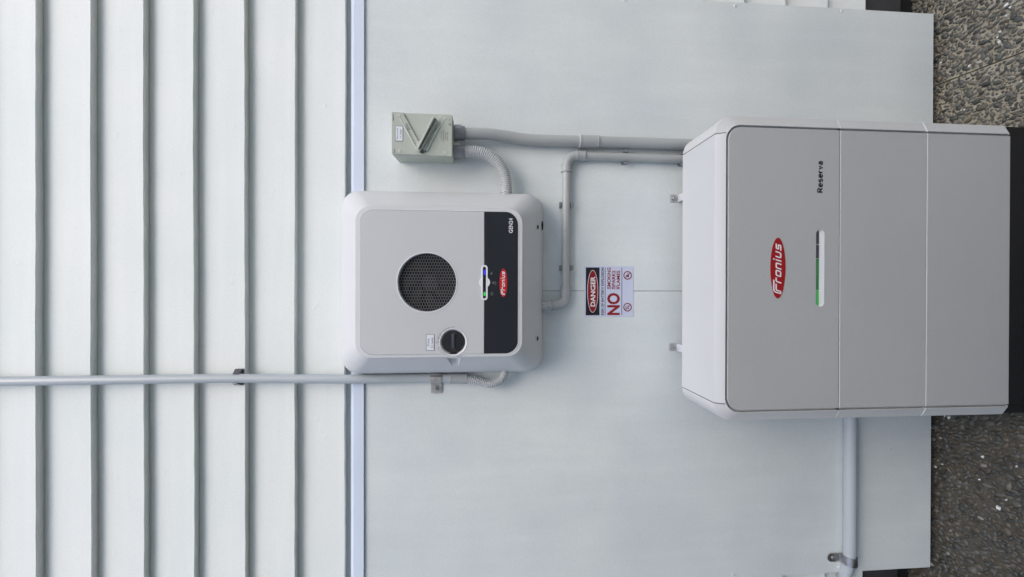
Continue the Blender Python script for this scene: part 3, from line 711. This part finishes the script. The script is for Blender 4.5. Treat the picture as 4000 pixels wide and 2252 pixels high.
def logo(cx, cz, hw, hh, d, parent, red):
    """red oval with squared slanted white lettering"""
    ov = obj('logo', flat([circ(cx, cz, hw, 64, hh)], d - .0004, d + .0004), red, parent, smooth=0)
    s = hw / 8.15
    def tf(p): return (cx + (p[0] - 6.95 + p[1] * .34) * s, cz + (p[1] - .66) * s * 1.15)
    def rnd(pts, r=.16):
        out = [pts[0]]
        for a, b, c in zip(pts, pts[1:], pts[2:]):
            va = Vector(a) - Vector(b); vc = Vector(c) - Vector(b); q = min(r, va.length / 2, vc.length / 2)
            pa = Vector(b) + va.normalized() * q; pc = Vector(b) + vc.normalized() * q
            for t in (0, .33, .67, 1):
                out.append(tuple((1 - t) ** 2 * pa + 2 * t * (1 - t) * Vector(b) + t * t * pc))
        return out + [pts[-1]]
    L = []
    L.append(rnd([(.66, -.02), (.12, -.02), (.12, 1.72), (3.05, 1.72)], .55))              # F outer
    L.append(rnd([(.66, -.02), (.70, .0), (.70, 1.14), (2.15, 1.14)], .3))                # F inner
    L.append(rnd([(2.80, -.16), (2.80, 1.14), (3.85, 1.14)], .3))                   # r (joins the arm)
    L.append(rnd([(5.1, .03), (4.50, .03), (4.50, 1.14), (5.85, 1.14), (5.85, .03), (5.05, .03)], .3))   # o
    L.append(rnd([(6.55, -.16), (6.55, 1.14), (7.85, 1.14), (7.85, -.16)], .3))           # n
    L.append([(8.70, -.16), (8.70, 1.32)]); L.append([(8.70, 1.55), (8.70, 1.92)])        # i
    L.append(rnd([(9.60, 1.32), (9.60, .03), (10.90, .03), (10.90, 1.32)], .3))             # u
    L.append(rnd([(13.1, 1.14), (11.80, 1.14), (11.80, .60), (12.95, .60), (12.95, .03), (11.55, .03)], .22))  # s
    obj('logo_lettering', strokes(L, .36, d + .0006, tf), M['white_print'], ov, smooth=0)
    return ov
logo(.0114, 1.4850, .0371, .0105, .16545, inv, M['red'])
def sticker(name, parent, x0, x1, z0, z1, d, lines):
    fr = obj(name, flat([rr(x0, x1, z0, z1, .0008, 3)], d - .0006, d + .0002), M['black_print'], parent)
    obj('sticker_face', flat([rr(x0 + .0010, x1 - .0010, z0 + .0010, z1 - .0010, .0005, 3)], d, d + .0005), M['label'], fr)
    for s, a, b, c, e in lines: obj('sticker_lettering', text(s, a, b, c, e, d + .0007, .0), M['black_print'], fr, smooth=0)
sticker('label_sticker', inv, -.1680, -.1242, 1.6684, 1.6901, .1660,
        [('PV Array', -.1560, -.1363, 1.6795, 1.6872), ('D.C. Isolator', -.1608, -.1322, 1.6712, 1.6772)])

# ================================================================== ISOLATOR
iso = thing('isolator_switch', (.43, .012, 1.627), 'grey-green rotary isolator box with lever handle and white sticker', 'isolator switch')
IL_, IR2, IB, IT = .3713, .4890, 1.6268, 1.7970
def im(x, y): return (.4890 - (y - 100) * (.1177 / 995), 1.7978 - (x - 160) * (.1708 / 1452))
obj('back_box', loft([(rr(IL_ + .003, IR2 - .003, IB + .001, IT - .001, .006, 5), .0120), (rr(IL_ + .001, IR2 - .001, IB - .001, IT, .006, 5), .0640), (rr(IL_ + .003, IR2 - .003, IB + .001, IT - .002, .005, 5), .0650), (rr(IL_ + .003, IR2 - .003, IB + .001, IT - .002, .005, 5), .0672)]), M['iso'], iso)
lid = obj('lid', loft([(rr(IL_, IR2, IB, IT, .006, 5), .0672), (rr(IL_, IR2, IB, IT, .006, 5), .0930), (rr(IL_ + .001, IR2 - .001, IB + .001, IT - .001, .005, 5), .0945)]), M['iso'], iso)
notch = [im(*p) for p in ((440, 112), (800, 770), (850, 800), (940, 800), (1000, 770), (1335, 142))]
outl = [im(185, 104)] + notch + [im(1598, 158), im(1606, 170), im(1606, 1112), im(1595, 1122), im(190, 1092), im(180, 1080), im(176, 115)]
obj('lid_raised_face', flat([outl], .0940, .1000, .0010), M['iso'], lid)
def rail(p, q, w, d0, d1, m=None, par=None, name='rail', bev=.0008):
    a, b = Vector(im(*p)), Vector(im(*q)); t = (b - a).normalized(); n = Vector((-t.y, t.x)) * w / 2
    return obj(name, flat([[tuple(a + n), tuple(b + n), tuple(b - n), tuple(a - n)][::-1]], d0, d1, bev), m or M['iso_light'], par or lid)
rail((365, 240), (470, 425), .0035, .0995, .1010); rail((470, 430), (790, 1010), .0040, .0990, .1035)
rail((1400, 275), (1305, 450), .0035, .0995, .1010); rail((1290, 450), (1010, 1010), .0040, .0990, .1035)
rail((350, 120), (350, 121), .0002, .0990, .0995)
hb = im(895, 905)
obj('hub', disc(hb[0], hb[1], .0165, .0945, .1030, 36, .001), M['iso'], lid)
obj('hub_slot', disc(im(890, 1020)[0], im(890, 1020)[1], .0062, .1000, .1034, 20, .0004), M['iso_dark'], lid)
hn = obj('handle', flat([[im(770, 1010), im(800, 1050), im(850, 1060), im(900, 1000), im(1262, 300), im(1240, 262), im(1185, 240), im(1160, 262)][::-1]], .1030, .1130, .0015), M['iso'], iso)
rail((815, 1015), (1190, 262), .0050, .1130, .1215, M['iso_light'], hn, 'grip_ridge', .0015)
rail((865, 985), (1235, 285), .0032, .1125, .1140, M['iso_dark'], hn, 'grip_shadow_gap', .0002)
obj('pivot_pin', disc(*im(972, 1022), .0016, .1000, .1042, 12, .0002), M['hole'], lid)
for p in ((347, 185), (360, 1015), (1425, 220), (1432, 1043)):
    c = im(*p); sc_ = obj('lid_screw', loft([(circ(*c, .0058, 24), .1000), (circ(*c, .0057, 24), .1008), (circ(*c, .0048, 24), .1008), (circ(*c, .0047, 24), .1002), (circ(*c, .0044, 24), .1002), (circ(*c, .0042, 24), .1009)]), M['iso_light'], lid)
di = .10025
obj('off_lettering', text('OFF', im(0, 455)[0], im(0, 365)[0], im(562, 0)[1], im(524, 0)[1], di, .01, rot=R(24)), M['black_print'], lid, smooth=0)
obj('off_symbol', ring_flat(*im(583, 493), .0034, .0034, .0011, di), M['black_print'], lid, smooth=0)
obj('on_lettering', text('ON', im(0, 505)[0], im(0, 448)[0], im(1248, 0)[1], im(1210, 0)[1], di, .01, rot=R(-20)), M['black_print'], lid, smooth=0)
obj('on_symbol', strokes([[im(1185, 515), im(1215, 530)]], .0010, di), M['black_print'], lid, smooth=0)
def it(name, s, x0, x1, y0, y1, b=.0): return obj(name, text(s, im(0, y1)[0], im(0, y0)[0], im(x1, 0)[1], im(x0, 0)[1], di, b), M['black_print'], lid, smooth=0)
it('maker_lettering', 'ZJBENY', 205, 238, 155, 325, .01); it('rating_lettering', 'IP66', 232, 260, 985, 1075, .01)
it('spec_lettering', 'A.C. ISOLATOR', 1346, 1370, 530, 750, .0); it('spec_lettering', 'AS 60947.3 AC-23A', 1393, 1417, 495, 785, .0)
it('spec_lettering', '3POLE 63A', 1434, 1458, 550, 725, .0); it('spec_lettering', '440VAC 50Hz', 1480, 1504, 540, 745, .0)
t0, t1, t2 = im(1522, 360), im(1576, 330), im(1576, 392)
obj('warning_triangle', strokes([[t0, t1, t2]], .0009, di, closed=(0,)), M['black_print'], lid, smooth=0)
obj('wiring_symbol', strokes([[im(1548, 300), im(1550, 262)], [im(1540, 240), im(1560, 240)], [im(1550, 262), im(1550, 215)]], .0006, di), M['black_print'], lid, smooth=0)
sticker('label_sticker', lid, im(0, 797)[0], im(0, 437)[0], im(447, 0)[1], im(265, 0)[1], .1006,
        [('Hybrid Inverter', im(0, 750)[0], im(0, 480)[0], im(340, 0)[1], im(298, 0)[1]), ('A.C. Isolator', im(0, 730)[0], im(0, 505)[0], im(412, 0)[1], im(372, 0)[1])])
# oval emblem moulded on the left side of the box
bm = bmesh.new(); n = 28
for rA, rB, xo in ((1.0, .86, -.0004),):
    a = [bm.verts.new(Vector((IL_ + .0018 + xo, -(.038 + .0060 * rA * math.cos(2 * math.pi * k / n)), 1.7575 + .0135 * rA * math.sin(2 * math.pi * k / n)))) for k in range(n)]
    b = [bm.verts.new(Vector((IL_ + .0018 + xo, -(.038 + .0060 * (rA - .22) * math.cos(2 * math.pi * k / n)), 1.7575 + .0135 * (rA - .1) * math.sin(2 * math.pi * k / n)))) for k in range(n)]
    for k in range(n): bm.faces.new((a[k], a[(k + 1) % n], b[(k + 1) % n], b[k]))
obj('side_emblem', bm_mesh(bm), M['white_print'], iso, smooth=0)

# ================================================================== CONDUITS
# 1 thick conduit, isolator -> behind battery
c1 = thing('thick_conduit', (.4479, .012, .20), 'thick grey conduit dropping from the isolator box down behind the battery', 'conduit')
path = catmull([W(.4545, .046, 1.596), W(.4550, .046, 1.560), W(.4560, .043, 1.520), W(.4530, .037, 1.470), W(.4485, .032, 1.420), W(.4468, .031, 1.370), W(.4468, .0310, 1.300), W(.4472, .0310, 1.200), W(.4477, .0300, .90), W(.4480, .0300, .60), W(.4480, .030, .20)], 8)
obj('pipe', tube(path, .0168, 28), M['conduit'], c1)
cp = obj('coupling', sleeve(W(.4470, .031, 1.2440), W(.4474, .031, 1.1860), .0192, .0012), M['conduit'], c1)
obj('coupling_lip', tube([W(.4470, .031, 1.2462), W(.4470, .031, 1.2438)], [.0208, .0208], 28), M['hose'], cp)
gl = obj('gland', sleeve(W(.4540, .047, 1.6262), W(.4545, .046, 1.5945), .0205, .0016, .004), M['gland'], c1)
obj('gland_tab', box(.462, .4735, .0600, .0655, 1.6020, 1.6225, .001), M['hose'], gl)
# 2 corrugated hose, isolator -> inverter
c2 = thing('corrugated_conduit', (.4005, .012, 1.48), 'ribbed flexible grey conduit curving from the isolator box into the inverter side', 'conduit')
obj('gland', sleeve(W(.4005, .047, 1.6262), W(.4010, .048, 1.5935), .0185, .0014, .003), M['gland'], c2)
obj('gland_tab', box(.4145, .4215, .055, .060, 1.6080, 1.6262, .001), M['hose'], c2)
obj('hose', hose([W(.4010, .048, 1.5935), W(.4005, .050, 1.5600), W(.3925, .052, 1.5290), W(.3740, .052, 1.5010), W(.3480, .051, 1.4815), W(.3190, .050, 1.4725), W(.2800, .050, 1.4700), W(.2500, .050, 1.4700)], .0172), M['hose'], c2)
# 3 thin conduit, inverter -> elbow -> across -> elbow -> down
c3 = thing('thin_conduit', (.19, .012, 1.27), 'thin grey conduit running from under the inverter sideways then down to the battery', 'conduit')
r3_, e3 = .0130, .0160
obj('hose', hose([W(-.0545, .040, 1.3800), W(-.0545, .039, 1.3500), W(-.0540, .037, 1.3280)], .0140), M['hose'], c3)
def elbow(cx, cz, rad, a0, a1, d0, d1, rr0, name='elbow'):
    pts = [W(cx + rad * math.cos(R(a0 + (a1 - a0) * k / 12)), d0 + (d1 - d0) * k / 12, cz + rad * math.sin(R(a0 + (a1 - a0) * k / 12))) for k in range(13)]
    return obj(name, tube(pts, rr0, 26), M['fitting'], c3)
# lower left elbow: from straight down to rightwards
elbow(-.0255, 1.3130, .0280, 180, 270, .034, .0265, .0148)
obj('socket', sleeve(W(-.0538, .036, 1.3310), W(-.0535, .034, 1.3110), e3, .001), M['fitting'], c3)
obj('socket', sleeve(W(-.0265, .0262, 1.2848), W(.0005, .0262, 1.2846), e3, .0012), M['fitting'], c3)
obj('pipe', tube([W(-.0100, .0262, 1.2847), W(.18, .0262, 1.2850), W(.360, .0262, 1.2836)], r3_, 26), M['conduit'], c3)
obj('socket', sleeve(W(.3525, .0262, 1.2836), W(.3740, .0262, 1.2836), e3, .0012), M['fitting'], c3)
elbow(.3725, 1.2526, .0310, 90, 0, .0262, .0262, .0148)
obj('socket', sleeve(W(.4037, .0262, 1.2540), W(.4036, .0262, 1.2265), e3, .0012), M['fitting'], c3)
obj('pipe', tube([W(.4036, .0262, 1.240), W(.4030, .0262, 1.08), W(.4024, .0262, .90), W(.4020, .0262, .40)], r3_, 26), M['conduit'], c3)
# 4 conduit down the weatherboards, into the inverter's left side
c4 = thing('tall_conduit', (-.268, .012, 1.58), 'long pale grey conduit running down the weatherboards to the left side of the inverter', 'conduit')
path = catmull([W(-.2645, .0200, 4.30), W(-.2655, .0200, 3.16), W(-.2658, .0200, 2.90), W(-.2660, .0200, 2.60), W(-.2663, .0200, 2.30), W(-.2685, .0210, 2.18), W(-.2703, .0255, 2.05), W(-.2715, .0310, 1.935), W(-.2728, .0290, 1.84), W(-.2730, .0260, 1.75), W(-.2745, .0265, 1.63)], 8)
obj('pipe', tube(path, .0132, 26), M['conduit_left'], c4)
obj('coupling', sleeve(W(-.2745, .0270, 1.6370), W(-.2765, .0280, 1.5860), .0152, .0010), M['fitting'], c4)
obj('hose', hose([W(-.2765, .0290, 1.5900), W(-.2815, .0330, 1.5580), W(-.2885, .0390, 1.5270), W(-.2865, .0430, 1.5060), W(-.2765, .0470, 1.4880), W(-.2630, .0500, 1.4780), W(-.2480, .0520, 1.4740), W(-.2350, .0520, 1.4735)], .0135), M['hose'], c4)
# 5 low conduit left of the battery
c5 = thing('low_conduit', (-.65, .012, .318), 'grey conduit running sideways low on the wall left of the battery', 'conduit')
path = catmull([W(-.300, .0305, .3455), W(-.50, .0300, .3455), W(-.70, .0300, .3450), W(-.850, .0295, .3450), W(-.900, .0260, .3455), W(-.950, .0130, .3475), W(-1.000, .0010, .3500), W(-1.06, -.004, .350), W(-1.13, -.004, .350)], 8)
obj('pipe', tube(path, .0178, 28), M['conduit_left'], c5)

# ------------------------------------------------------------------ clips and saddles
def clip(x, z, vertical, label, base_d=.012, m='clip', name='conduit_clip', group='plastic clips holding the thin conduit'):
    """snap clip: base strip on the wall and two springy claws gripping the pipe"""
    t = thing(name, (x, base_d, z), label, 'clip', group); rp = r3_
    def B(u0, u1, w0, w1, d0, d1, bev=.0006):      # u across the pipe, w along it
        return box(x + u0, x + u1, d0, d1, z + w0, z + w1, bev) if vertical else box(x + w0, x + w1, d0, d1, z + u0, z + u1, bev)
    obj('base', B(-.019, .019, -.0085, .0085, base_d, base_d + .0022), M[m], t)
    for s in (-1, 1):
        a, b = sorted((s * .0140, s * .0168)); obj('claw', B(a, b, -.0070, .0070, base_d + .0020, base_d + .0200), M[m], t)
        a, b = sorted((s * .0158, s * .0225)); obj('lip', B(a, b, -.0070, .0070, base_d + .0180, base_d + .0212), M[m], t)
    return t
clip(.2520, 1.2848, False, 'grey clip on the sideways thin conduit, the one nearer the upper elbow')
clip(.0580, 1.2848, False, 'grey clip on the sideways thin conduit, just above the danger sign')
clip(.4030, 1.0975, True, 'grey clip on the downward thin conduit midway between elbow and battery')
clip(.4025, .9140, True, 'grey clip on the thin conduit half hidden behind the battery top')
# dark metal clip on the weatherboards
t = thing('metal_clip', (-.2665, .002, 2.257), 'dark metal spring clip holding the long conduit to the weatherboards', 'clip')
obj('base', box(-.290, -.243, .000, .0040, 2.247, 2.268, .0006), M['clip_dark'], t)
for s in (-1, 1):
    cx = -.2664; pts = []
    bm = bmesh.new(); prof = [(s * .0225, .0030), (s * .0210, .0100), (s * .0165, .0190), (s * .0140, .0275), (s * .0152, .0280), (s * .0182, .0200), (s * .0228, .0110), (s * .0245, .0035)]
    lo = [bm.verts.new(W(cx + u, d, 2.2480)) for u, d in prof]; hi = [bm.verts.new(W(cx + u, d, 2.2690 if i in (0, 1, 6, 7) else 2.2640)) for i, (u, d) in enumerate(prof)]
    for i in range(8): bm.faces.new((lo[i], lo[(i + 1) % 8], hi[(i + 1) % 8], hi[i]))
    bm.faces.new(lo[::-1]); bm.faces.new(hi)
    obj('claw', bm_mesh(bm), M['clip_dark'], t)
def saddle(name, cx, cz, r, w, axis, tabside, tablen, label, m, cd):
    """half saddle clamp: strap over the pipe and one flat tab with a fixing"""
    t = thing(name, (cx, .012, cz), label, 'pipe clamp', 'metal saddle clamps'); n = 16; bm = bmesh.new(); prof = []
    R_ = r + .0012
    # section across the pipe (u) and outwards (d)
    outer = [(-tabside * (R_ + .0002), .0120)] + [(-tabside * R_ * math.cos(math.pi * k / n), cd + R_ * math.sin(math.pi * k / n)) for k in range(n + 1)] + [(tabside * R_, .0160), (tabside * (R_ + .003), .0142), (tabside * (R_ + tablen), .0142)]
    th = .0016; inner = []
    for i, (u, d) in enumerate(outer):
        if i <= n + 1 and i > 0: k = i - 1; inner.append((-tabside * (R_ + th) * math.cos(math.pi * k / n), cd + (R_ + th) * math.sin(math.pi * k / n)))
        elif i == 0: inner.append((-tabside * (R_ + th), .0120))
        else: inner.append((u + (tabside * th if i == n + 2 else 0), d + th))
    rows = []
    for (u, d), (u2, d2) in zip(outer, inner):
        for_last = abs(u) > R_ + tablen - 1e-6; ww = w / 2
        P = [(u, d, -ww), (u, d, ww), (u2, d2, ww), (u2, d2, -ww)]
        rows.append([bm.verts.new(W(cx + a, b, cz + c) if axis == 'v' else W(cx + c, b, cz + a)) for a, b, c in P])
    for a, b in zip(rows, rows[1:]):
        for k in range(4): bm.faces.new((a[k], a[(k + 1) % 4], b[(k + 1) % 4], b[k]))
    bm.faces.new(rows[0]); bm.faces.new(rows[-1][::-1])
    obj('strap', bm_mesh(bm), m, t)
    for g_ in (-.22, .12):
        pass
    return t
s1 = saddle('saddle_clamp', -.2735, 1.6800, .0132, .0330, 'v', -1, .0330, 'grey galvanised saddle clamp with bolt left of the inverter', M['galv'], .0262)
bx_, bz_ = -.3060, 1.6800
obj('tab_end', disc(bx_ - .0010, bz_, .0166, .0141, .0157, 30, .0003), M['galv'], s1)
bo = obj('bolt', disc(bx_, bz_, .0075, .0156, .0176, 24, .0005), M['bolt'], s1)
obj('bolt_head', loft([(circ(bx_, bz_, .0055, 6), .0176), (circ(bx_, bz_, .0055, 6), .0215), (circ(bx_, bz_, .0047, 6), .0222)]), M['bolt'], bo)
obj('bolt_socket', disc(bx_, bz_, .0024, .0221, .0226, 12, .0001), M['hole'], bo)
for zz in (-.0000,):
    for xx in (-.2640, -.2672): obj('strap_groove', box(xx - .0009, xx + .0009, .0385, .0408, 1.6640, 1.6960, .0003), M['seam'], s1)
s2 = saddle('saddle_clamp', -.8860, .3448, .0180, .0270, 'h', 1, .0330, 'shiny stainless saddle clamp on the low conduit near the sheet edge', M['steel'], .0290)
obj('tab_end', disc(-.8860, .3448 + .0505, .0135, .0141, .0157, 26, .0003), M['steel'], s2)
b2_ = obj('bolt', loft([(circ(-.8860, .3900, .0058, 20), .0157), (circ(-.8860, .3900, .0050, 20), .0185), (circ(-.8860, .3900, .0025, 20), .0200)]), M['bolt'], s2)
obj('bolt_socket', disc(-.8860, .3900, .0020, .0199, .0203, 12, .0001), M['hole'], b2_)

# ================================================================== DANGER SIGN
SX0, SX1, SZ0, SZ1 = -.0905, .0648, 1.0664, 1.2231
def sm(x, y): return (SX0 + (1300 - y) / 1078 * (SX1 - SX0), SZ1 - (x - 188) / 1052 * (SZ1 - SZ0))
sg = thing('danger_sign', (-.0128, .012, 1.0664), 'square white danger sign warning of battery explosion, below the inverter', 'sign')
obj('sign_plate', flat([rr(SX0, SX1, SZ0, SZ1, .0010, 3)], .0120, .0138, .0003), M['sign'], sg)
sdp = .01400
def srect(x0, x1, y0, y1, d=sdp): a, b = sm(x0, y1), sm(x1, y0); return flat([[(a[0], b[1]), (b[0], b[1]), (b[0], a[1]), (a[0], a[1])]], d - .0002, d)
obj('black_field', srect(218, 512, 253, 1272), M['sign_black'], sg, smooth=0)
def sell(rx, ry, d0): c = sm(365, 761); return flat([circ(c[0], c[1], ry / 1078 * (SX1 - SX0), 64, rx / 1052 * (SZ1 - SZ0))], d0 - .0002, d0)
obj('oval_border', sell(115, 452, .0142), M['white_print'], sg, smooth=0); obj('red_oval', sell(105, 441, .0144), M['sign_red'], sg, smooth=0)
def st(name, s, x0, x1, y0, y1, m, b=.02, d=.01425): a, c = sm(x0, y1), sm(x1, y0); return obj(name, text(s, a[0], c[0], c[1], a[1], d, b), m, sg, smooth=0)
st('danger_lettering', 'DANGER', 318, 420, 447, 1080, M['white_print'], .025, .01470)
st('risk_lettering', 'RISK OF BATTERY EXPLOSION', 548, 603, 257, 1265, M['sign_black'], .018)
obj('rule', srect(627, 638, 253, 1272), M['sign_black'], sg, smooth=0); obj('rule', srect(988, 999, 253, 1268), M['sign_black'], sg, smooth=0)
st('no_lettering', 'NO', 675, 952, 787, 1268, M['sign_red'], .035)
st('smoking_lettering', 'SMOKING', 675, 752, 255, 702, M['sign_red'], .02); st('sparks_lettering', 'SPARKS', 775, 852, 318, 702, M['sign_red'], .02)
st('flames_lettering', 'FLAMES', 877, 953, 318, 702, M['sign_red'], .02)
for yy, kind in ((422, 'match'), (1097, 'pipe')):
    c = sm(1117, yy); r = .0136; L = []
    ring_o = obj('prohibition_ring', join(ring_flat(c[0], c[1], r, r, .0030, .01430, 36), strokes([[(c[0] - r * .66, c[1] + r * .62), (c[0] + r * .62, c[1] - r * .66)]], .0021, .01430)), M['sign_red'], sg, smooth=0)
    u = .0011
    if kind == 'match':
        f = flat([[(c[0] - 6 * u, c[1] + 0 * u), (c[0] - 2 * u, c[1] + 1 * u), (c[0] - 4.5 * u, c[1] + 4 * u), (c[0] - 1 * u, c[1] + 3.5 * u), (c[0] - 1 * u, c[1] + 6 * u), (c[0] + 1 * u, c[1] + 3 * u), (c[0] + 1 * u, c[1] - 1 * u), (c[0] - 1 * u, c[1] - 4 * u), (c[0] - 4 * u, c[1] - 4 * u)][::-1]], .01400, .01415)
        obj('flame_symbol', join(f, strokes([[(c[0], c[1] - 2 * u), (c[0] + 7 * u, c[1] - 1 * u)]], .0016, .01415)), M['sign_black'], sg, smooth=0)
    else:
        obj('smoking_symbol', strokes([[(c[0] - 6 * u, c[1] - 3 * u), (c[0] + 6 * u, c[1] - 1 * u)], arcpts(c[0] + 0 * u, c[1] + 3 * u, 3 * u, -30, 250, 9), [(c[0] - 5 * u, c[1] + 1 * u), (c[0] - 3 * u, c[1] - 5 * u)]], .0010, .01415), M['sign_black'], sg, smooth=0)

# ================================================================== BATTERY
bat = thing('home_battery', (.05, .16, 0), 'large stacked grey home battery standing on a black base against the wall', 'battery')
BL, BR, FL, FR = -.3440, .4425, -.3140, .4095
DB, DS, DF = .0880, .2505, .2625
ZT, Z1, Z2, Z3 = .9440, .6105, .3636, .1188
def rt(x0, x1, z0, z1, r, n=12): return rr(x0, x1, z0, z1, (.0001, .0001, r, r), n)
def module(z0, z1, top):
    if top:
        bm_me = loft([(rt(BL, BR, z0, z1, .048), DB), (rt(BL, BR, z0, z1, .048), DS - .001), (rt(BL + .0010, BR - .0010, z0, z1 - .0008, .0475), DS + .0006),
                      (rt(FL - .0070, FR + .0070, z0, z1 - .0215, .0410), DF - .0006), (rt(FL - .0062, FR + .0062, z0, z1 - .0223, .0402), DF), (rt(FL - .0055, FR + .0055, z0, z1 - .0230, .0396), DF - .0006), (rt(FL - .0048, FR + .0048, z0, z1 - .0237, .0390), DF - .0095), (rt(FL + .0020, FR - .0020, z0, z1 - .0310, .0330), DF - .0100), (rt(FL + .0022, FR - .0022, z0, z1 - .0312, .0330), DF - .0140)])
        return bm_me
    bm = bmesh.new(); sec = [(BL, DB), (BL, DS - .001), (BL + .0010, DS + .0006), (FL - .0070, DF - .0006), (FL - .0062, DF), (FL - .0055, DF - .0006), (FL - .0048, DF - .0095),
                             (FR + .0048, DF - .0095), (FR + .0055, DF - .0006), (FR + .0062, DF), (FR + .0070, DF - .0006), (BR - .0010, DS + .0006), (BR, DS - .001), (BR, DB)]
    def inset(p, q): x, d = p; return (x + (q if x < .05 else -q), d - q if d > DB + .01 else d)
    e = .0022
    lv = []
    for z, q in ((z0, e), (z0 + e, 0), (z1 - e, 0), (z1, e)): lv.append([bm.verts.new(W(*inset(p, q), z)) for p in sec])
    for a, b in zip(lv, lv[1:]):
        for k in range(len(sec)): bm.faces.new((a[k], a[(k + 1) % len(sec)], b[(k + 1) % len(sec)], b[k]))
    bm.faces.new(lv[0][::-1]); bm.faces.new(lv[-1]); return bm_mesh(bm)
g_ = .0007
m1 = obj('top_module', module(Z1 + g_, ZT, True), M['bat_frame'], bat, smooth=30)
m2 = obj('middle_module', module(Z2 + g_, Z1 - g_, False), M['bat_frame'], bat, smooth=30)
m3 = obj('lower_module', module(Z3, Z2 - g_, False), M['bat_frame'], bat, smooth=30)
# recessed core between modules
for z in (Z1, Z2): obj('joint_core', box(BL + .004, BR - .004, DB + .002, DS, z - .006, z + .006), M['seam'], bat, smooth=0)
hole = rr(-.0478, .1496, .6542, .6756, .0105, 8)
obj('front_panel', flat([rr(FL, FR, Z1 + .0010, .9150, (.0003, .0003, .034, .034), 12), hole], DF - .0062, DF + .0004, .0012), M['bat_front'], m1)
obj('front_panel', flat([rr(FL, FR, Z2 + .0012, Z1 - .0012, .0006, 2)], DF - .0062, DF + .0004, .0012), M['bat_front'], m2)
obj('front_panel', flat([rr(FL, FR, Z3 + .0004, Z2 - .0012, .0006, 2)], DF - .0062, DF + .0004, .0012), M['bat_front'], m3)
# the bright lower edges of the panels (rounded folded sheet, its sky highlight painted in with a paler material)
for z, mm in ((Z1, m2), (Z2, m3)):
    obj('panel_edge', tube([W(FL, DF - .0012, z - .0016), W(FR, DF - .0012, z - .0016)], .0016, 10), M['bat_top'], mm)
# top lid and the end cap seams
lidm = extrude_profile([(DB + .001, ZT - .004), (DB, ZT + .0006), (DS, ZT + .0006), (DS + .0010, ZT - .0004), (DF - .0001, ZT - .0212), (DF + .0003, ZT - .0222), (DF - .0050, ZT - .0228), (DS, ZT - .010)], -.2955, .3930)
obj('lid', lidm, M['bat_top'], bat, smooth=20)
for x in (-.2965, .3940):
    obj('lid_seam', extrude_profile([(DB, ZT - .003), (DB, ZT + .0004), (DS, ZT + .0004), (DS + .0010, ZT - .0005), (DF + .0000, ZT - .0213), (DF + .0002, ZT - .0222), (DF - .0048, ZT - .0232), (DS, ZT - .010)], x - .0010, x + .0010), M['seam'], bat, smooth=0)
# black base
obj('base', join(box(BL + .004, BR - .004, DB, DS + .004, .0, Z3 - .0006, .002), box(FL - .001, FR + .001, DS, DF - .001, .0, Z3 - .0006, .002)), M['bat_black'], bat)
# status bar: an oblong recess, light strip along its upper side and a sloping lower lip
obj('status_recess', loft([(rr(-.0484, .1502, .6536, .6762, .0111, 8), DF + .0003), (rr(-.0474, .1491, .6547, .6755, .0102, 8), DF - .0003), (rr(-.0462, .1480, .6632, .6748, .0056, 8), DF - .0042), (rr(-.0460, .1478, .6636, .6746, .0054, 8), DF - .0055)], False, True), M['bat_top'], m1)
segs = [(-.0452, -.0060, 'led_green_hot'), (-.0050, .0345, 'led_green'), (.0347, .0745, 'led_green'), (.0755, .1105, 'led_off'), (.1125, .1468, 'led_off')]
for i, (a, b, mm) in enumerate(segs):
    obj('status_segment', flat([rr(a, b, .6640, .6742, (.004 if i == 0 else .0008, .004 if i == 4 else .0008, .004 if i == 4 else .0008, .004 if i == 0 else .0008), 4)], DF - .0054, DF - .0040, .0006), M[mm], m1,
        label='lit green segment of the charge bar' if mm != 'led_off' else 'unlit dark segment of the charge bar')
logo(.0503, .7811, .0770, .0206, DF + .0008, m1, M['red_dark'])
obj('name_lettering', print_text('Reserva', .2455, .3280, .6590, .6750, DF + .0012, .23, .33), M['black_print'], m1, smooth=0)
# wall brackets on top
for x, z in ((.2812, .9347), (-.1885, .9372)):
    br = obj('wall_bracket', flat([rr(x - .0125, x + .0125, z - .012, z + .0125, .0045, 5)], .0120, .0145, .0006), M['bracket_grey'], bat)
    obj('arm', box(x - .0115, x + .0115, .0125, .0800, z - .0145, z - .0125, .0003), M['bracket'], br)
    obj('washer', disc(x, z + .001, .0078, .0145, .0160, 24, .0004), M['bolt'], br)
    obj('bolt_head', loft([(circ(x, z + .001, .0055, 6), .0160), (circ(x, z + .001, .0055, 6), .0205), (circ(x, z + .001, .0045, 6), .0215), (circ(x, z + .001, .0024, 6), .0215), (circ(x, z + .001, .0022, 6), .0185)]), M['bolt'], br)
